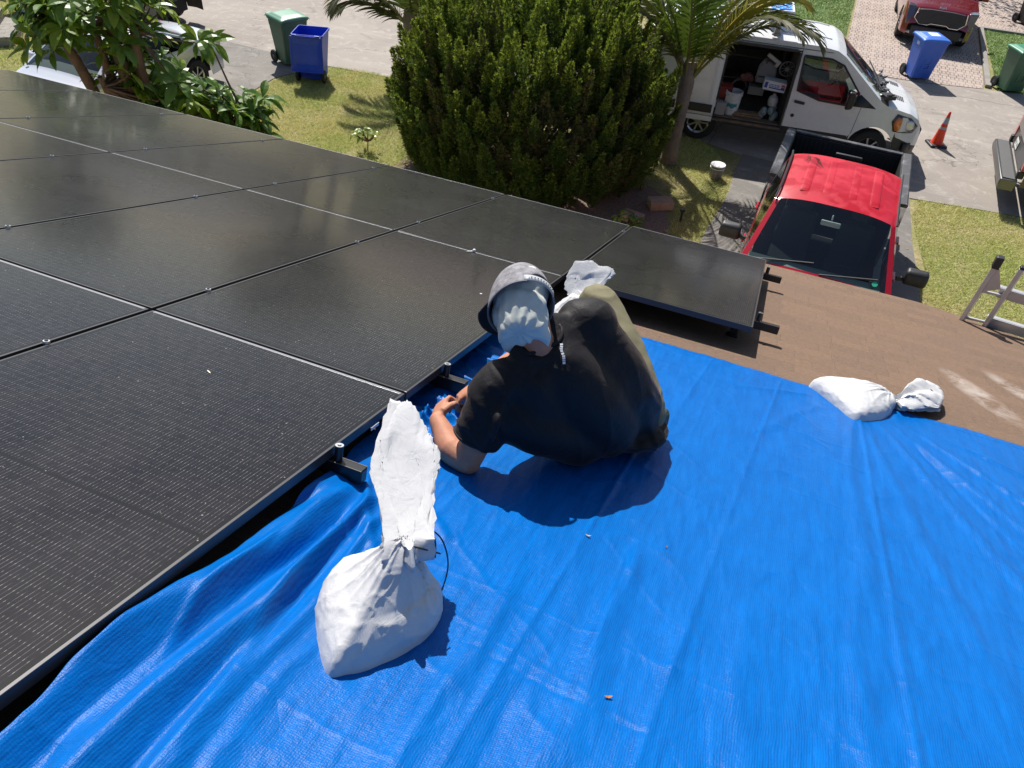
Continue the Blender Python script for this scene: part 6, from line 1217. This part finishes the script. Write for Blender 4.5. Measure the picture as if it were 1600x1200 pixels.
palm('palm behind the left side of the bush with drooping olive fronds', place(-6.85, 9.0, 0), [(0, 0, 0), (0, 0, .7), (0, 0, 1.1), (.0, .0, 1.45), (.0, .0, 1.8)], [.15, .13, .16, .20, .12], F_)
# --- broad leaved tree at the left: leaning trunks, whorls of big drooping leaves
m_leaf = fol_mat('broad_leaf', (.075, .16, .025), (.13, .24, .035), (.05, .11, .025), 2.0, .38, .35, .4); m_leafy = fol_mat('broad_leaf_lime', (.27, .36, .025), (.18, .28, .02), (.38, .42, .04), 3, .35, .45, .5); m_yel = pm('yellow_leaf', (.62, .46, .02), .5)
def leaf_v(p, d, up, L_, W, droop, V, MI, mi):
    d = d.normalized(); s_ = d.cross(up); s_ = s_.normalized() if s_.length > 1e-3 else Vector((1, 0, 0)); c_ = p.copy(); ctr = []; dv = d.copy()
    ws = (.08, .62, .98, .95, .6, .02)
    for k in range(6): ctr.append((c_.copy(), W*ws[k])); c_ = c_+dv*L_/5; dv = (dv+Vector((0, 0, -1))*droop*.28).normalized()
    nrm = s_.cross(d).normalized()
    for k in range(5):
        (a, wa), (b_, wb) = ctr[k], ctr[k+1]
        for sg in (-1, 1):
            f_ = nrm*.28; V.append([a, a+(s_*sg+f_)*wa, b_+(s_*sg+f_)*wb, b_]); MI.append(mi)
def leafy(name, label, cat, M, trunks, whorls, L0, seed, trunkmat=m_redbark, nleaf=(7, 11), limep=.2):
    t = thing(name, label, cat, M); rg = random.Random(seed)
    for pts, rs in trunks:
        P = [Vector(p) for p in pts]; Q = []; R = []
        for i in range(len(P)-1):
            p0, p1, p2, p3 = P[max(i-1, 0)], P[i], P[i+1], P[min(i+2, len(P)-1)]
            for k in range(6): u = k/6; Q.append(.5*((2*p1)+(p2-p0)*u+(2*p0-5*p1+4*p2-p3)*u*u+(-p0+3*p1-3*p2+p3)*u**3)); R.append((rs[i]*(1-u)+rs[i+1]*u)*(1+.05*math.sin(k*2.1+i)))
        Q.append(P[-1]); R.append(rs[-1]); q = MB(); q.tube(Q, R, 12); q.build('trunk', trunkmat, t)
    V = []; MI = []; tw = MB(); ends = [Vector(p[-1]) for p, _ in trunks]
    for (x, y, z, out) in whorls:
        c_ = Vector((x, y, z)); a0 = rg.uniform(0, 6.28); n = rg.randint(*nleaf); ax = Vector((out[0], out[1], 1.0)).normalized(); near = min(ends, key=lambda e: (e-c_).length); lime = rg.random() < limep
        tw.tube([near.lerp(c_, .0)-Vector((0, 0, .15)), near.lerp(c_, .5)-Vector((0, 0, .12)), c_-ax*.05, c_], [.022, .016, .011, .008], 6); s1 = ax.orthogonal().normalized(); s2 = ax.cross(s1)
        for k in range(n):
            a = a0+k*2.4+rg.uniform(-.2, .2); el = rg.uniform(-.15, .75); d = (s1*math.cos(a)+s2*math.sin(a))*math.cos(el)+ax*math.sin(el); L_ = L0*rg.uniform(.7, 1.15)
            leaf_v(c_+d*.03, d, ax, L_, L_*.19*rg.uniform(.8, 1.15), rg.uniform(.5, 1.5), V, MI, 1 if (lime or rg.random() < .1) else (2 if rg.random() < .006 else 0))
    tw.build('twigs', trunkmat, t); V = np.array([[tuple(p) for p in f_] for f_ in V]); npmesh('foliage', V.reshape(-1, 3), np.arange(len(V)*4).reshape(-1, 4), [m_leaf, m_leafy, m_yel], t, MI, smooth=False); return t
rg = random.Random(21); BX, BY = -9.0, 3.1
trunks = [([(-.15, -.1, 0), (-.25, -.12, 1.2), (-.28, -.3, 2.0), (-.35, -.5, 2.7)], [.10, .09, .075, .05]), ([(.0, 0, 0), (.05, .02, 1.2), (-.02, .0, 1.9), (.0, -.05, 2.6)], [.09, .08, .065, .04]), ([(.12, .1, 0), (.22, .12, 1.0), (.25, .05, 1.8), (.2, .0, 2.7)], [.12, .11, .09, .05]),
    ([(.2, .25, 0), (.42, .3, 1.0), (.50, .15, 1.7), (.62, .1, 2.6)], [.10, .095, .08, .045]), ([(.1, .3, 0), (.5, .6, .7), (1.0, .9, 1.1), (1.5, 1.1, 1.2)], [.06, .05, .035, .02]), ([(.05, -.05, 0), (.1, -.15, 1.1), (.12, -.3, 1.8)], [.06, .055, .04])]
W = []
for i in range(64):   # upper crown
    a = rg.uniform(0, 6.28); r = rg.uniform(.15, 1.0)**.6; x, y = min(.62, -.05+1.05*r*math.cos(a)), .05+1.0*r*math.sin(a); z = 2.5+rg.uniform(-.45, .9)*(1.1-.5*r); W.append((x, y, z, (.6*math.cos(a)*r, .6*math.sin(a)*r)))
for i in range(5): a = rg.uniform(-1.2, 1.2); W.append((.6+rg.uniform(-.3, .6), .4+rg.uniform(-.4, .8), rg.uniform(1.7, 2.7), (.7*math.cos(a), .7*math.sin(a))))
for i in range(74): u = rg.random(); W.append((.35+1.45*u+rg.uniform(-.12, .12), .25+1.0*u+rg.uniform(-.35, .35), 1.45-.75*u+rg.uniform(-.35, .45), (.6, .3+rg.uniform(-.4, .4))))
for i in range(16): W.append((-.3+rg.uniform(-.35, .25), -.5+rg.uniform(-.3, .4), rg.uniform(2.3, 3.2), (-.5, -.3)))
for i in range(10): W.append((-.05+rg.uniform(-.25, .3), .3+rg.uniform(-.2, .3), rg.uniform(1.5, 2.1), (0, .5)))
leafy('broadleaf_tree', 'multi stemmed tree with big drooping glossy leaves in front of the silver sedan', 'tree', place(BX, BY, 0), trunks, W, .36, 3)
# small sprouts
def sprout(label, x, y, h, L0, n, seed, limep=.9):
    r = random.Random(seed); W = [(r.uniform(-.15, .15)*(h/.4), r.uniform(-.15, .15)*(h/.4), h*r.uniform(.4, 1), (r.uniform(-.3, .3), r.uniform(-.3, .3))) for _ in range(n)]
    return leafy('young_plant', label, 'plant', place(x, y, 0), [([(0, 0, 0), (.02, .0, h*.5), (0, .02, h*.8)], [.012, .01, .006])], W, L0, seed, nleaf=(3, 6), limep=limep)
sprout('bright lime leafed seedling left of the bush on the lawn', -6.20, 5.9, .42, .17, 7, 3)
sprout('small glossy leafed plant between the bush and the bricks', -1.0, 5.25, .4, .16, 9, 5, .3); sprout('tiny seedling on the soil by the twig', -1.15, 6.9, .2, .10, 3, 8, .4)
# ================================================================ ACROSS THE STREET (beyond the frame, mirrored in the panels, shading the pavers)
def far_tree(label, x, y, h, r, seed, n=2600):
    t = thing('shade_tree', label, 'tree', place(x, y, 0)); rg = np.random.default_rng(seed); q = MB(); q.tube([(0, 0, 0), (.1, 0, h*.3), (0, .1, h*.55), (.1, 0, h*.8)], [.22, .18, .13, .05], 10)
    cl = []
    for i in range(16): a = rg.uniform(0, 6.28); u = rg.uniform(.3, 1); c_ = Vector((r*.75*u*math.cos(a), r*.75*u*math.sin(a), h*rg.uniform(.5, .95))); cl.append(c_); q.tube([(0, 0, h*.4), c_*.5+Vector((0, 0, h*.25)), c_], [.09, .05, .02], 6)
    q.build('trunk', m_bark, t); V = []
    for c_ in cl:
        m = n//16*3; P = rg.normal(0, r*.24, (m, 3))+np.array(c_); g = rg.normal(0, 1, (m, 3)); g /= np.linalg.norm(g, axis=1)[:, None]; s_ = np.cross(g, rg.normal(0, 1, (m, 3))); s_ /= np.linalg.norm(s_, axis=1)[:, None]; V.append(np.stack([P-s_*.06, P+g*.09, P+s_*.06, P-g*.09], 1))
    V = np.concatenate(V); npmesh('crown', V.reshape(-1, 3), np.arange(len(V)*4).reshape(-1, 4), m_con, t)
def far_house(label, x, y, w_, d, h, wc, rc):
    t = thing('neighbour_house', label, 'house', place(x, y, 0)); q = MB(); q.box((0, d/2, h/2), (w_, d, h)); q.build('wall', pm('stucco_wall', wc, .9), t, smooth=False)
    q = MB(); a, e = w_/2+.5, .5; q.add([(-a, -e, h), (a, -e, h), (a, d+e, h), (-a, d+e, h), (-a+d/2, d/2, h+1.7), (a-d/2, d/2, h+1.7)], [(0, 1, 5, 4), (1, 2, 5), (2, 3, 4, 5), (3, 0, 4), (3, 2, 1, 0)]); q.build('roof', pm('tile_roof', rc, .85, bmp=(9, .6, .03)), t, smooth=False)
    for i in range(3):
        xx = -w_*.34+i*w_*.3; q = MB(); q.box((xx, -.02, 1.5), (1.5, .06, 1.2)); f_ = q.build('window', m_white, t, smooth=False); q = MB(); q.box((xx, -.06, 1.5), (1.3, .03, 1.0)); q.build('pane', pm('pane_dark', (.03, .04, .05), .1), f_, smooth=False)
    q = MB(); q.box((w_*.40, -.02, 1.05), (.95, .08, 2.1)); q.build('door', pm('door_brown', (.15, .08, .05), .6), t, bev=.01)
far_house('cream neighbour house across the street mirrored in the panels', -14, 34, 15, 9, 2.9, (.62, .55, .44), (.28, .19, .15)); far_house('pale grey neighbour house across the street, left of the cream one', -36, 32, 14, 9, 2.9, (.55, .56, .55), (.20, .20, .21)); far_house('white neighbour house behind the paver driveway', 5, 38, 14, 9, 2.9, (.66, .64, .58), (.30, .20, .16))
far_tree('tall shade tree beyond the paver driveway', 7.0, 29.0, 8.0, 3.4, 1); far_tree('wide shade tree in front of the cream house', -20, 29, 8, 3.4, 2); far_tree('round shade tree at the far left of the street', -31, 24, 7.5, 3.2, 3); far_tree('shade tree between the two left neighbour houses', -26, 36, 9, 3.6, 4); far_tree('shade tree in front of the white house', -3, 33, 7.5, 3.0, 5)
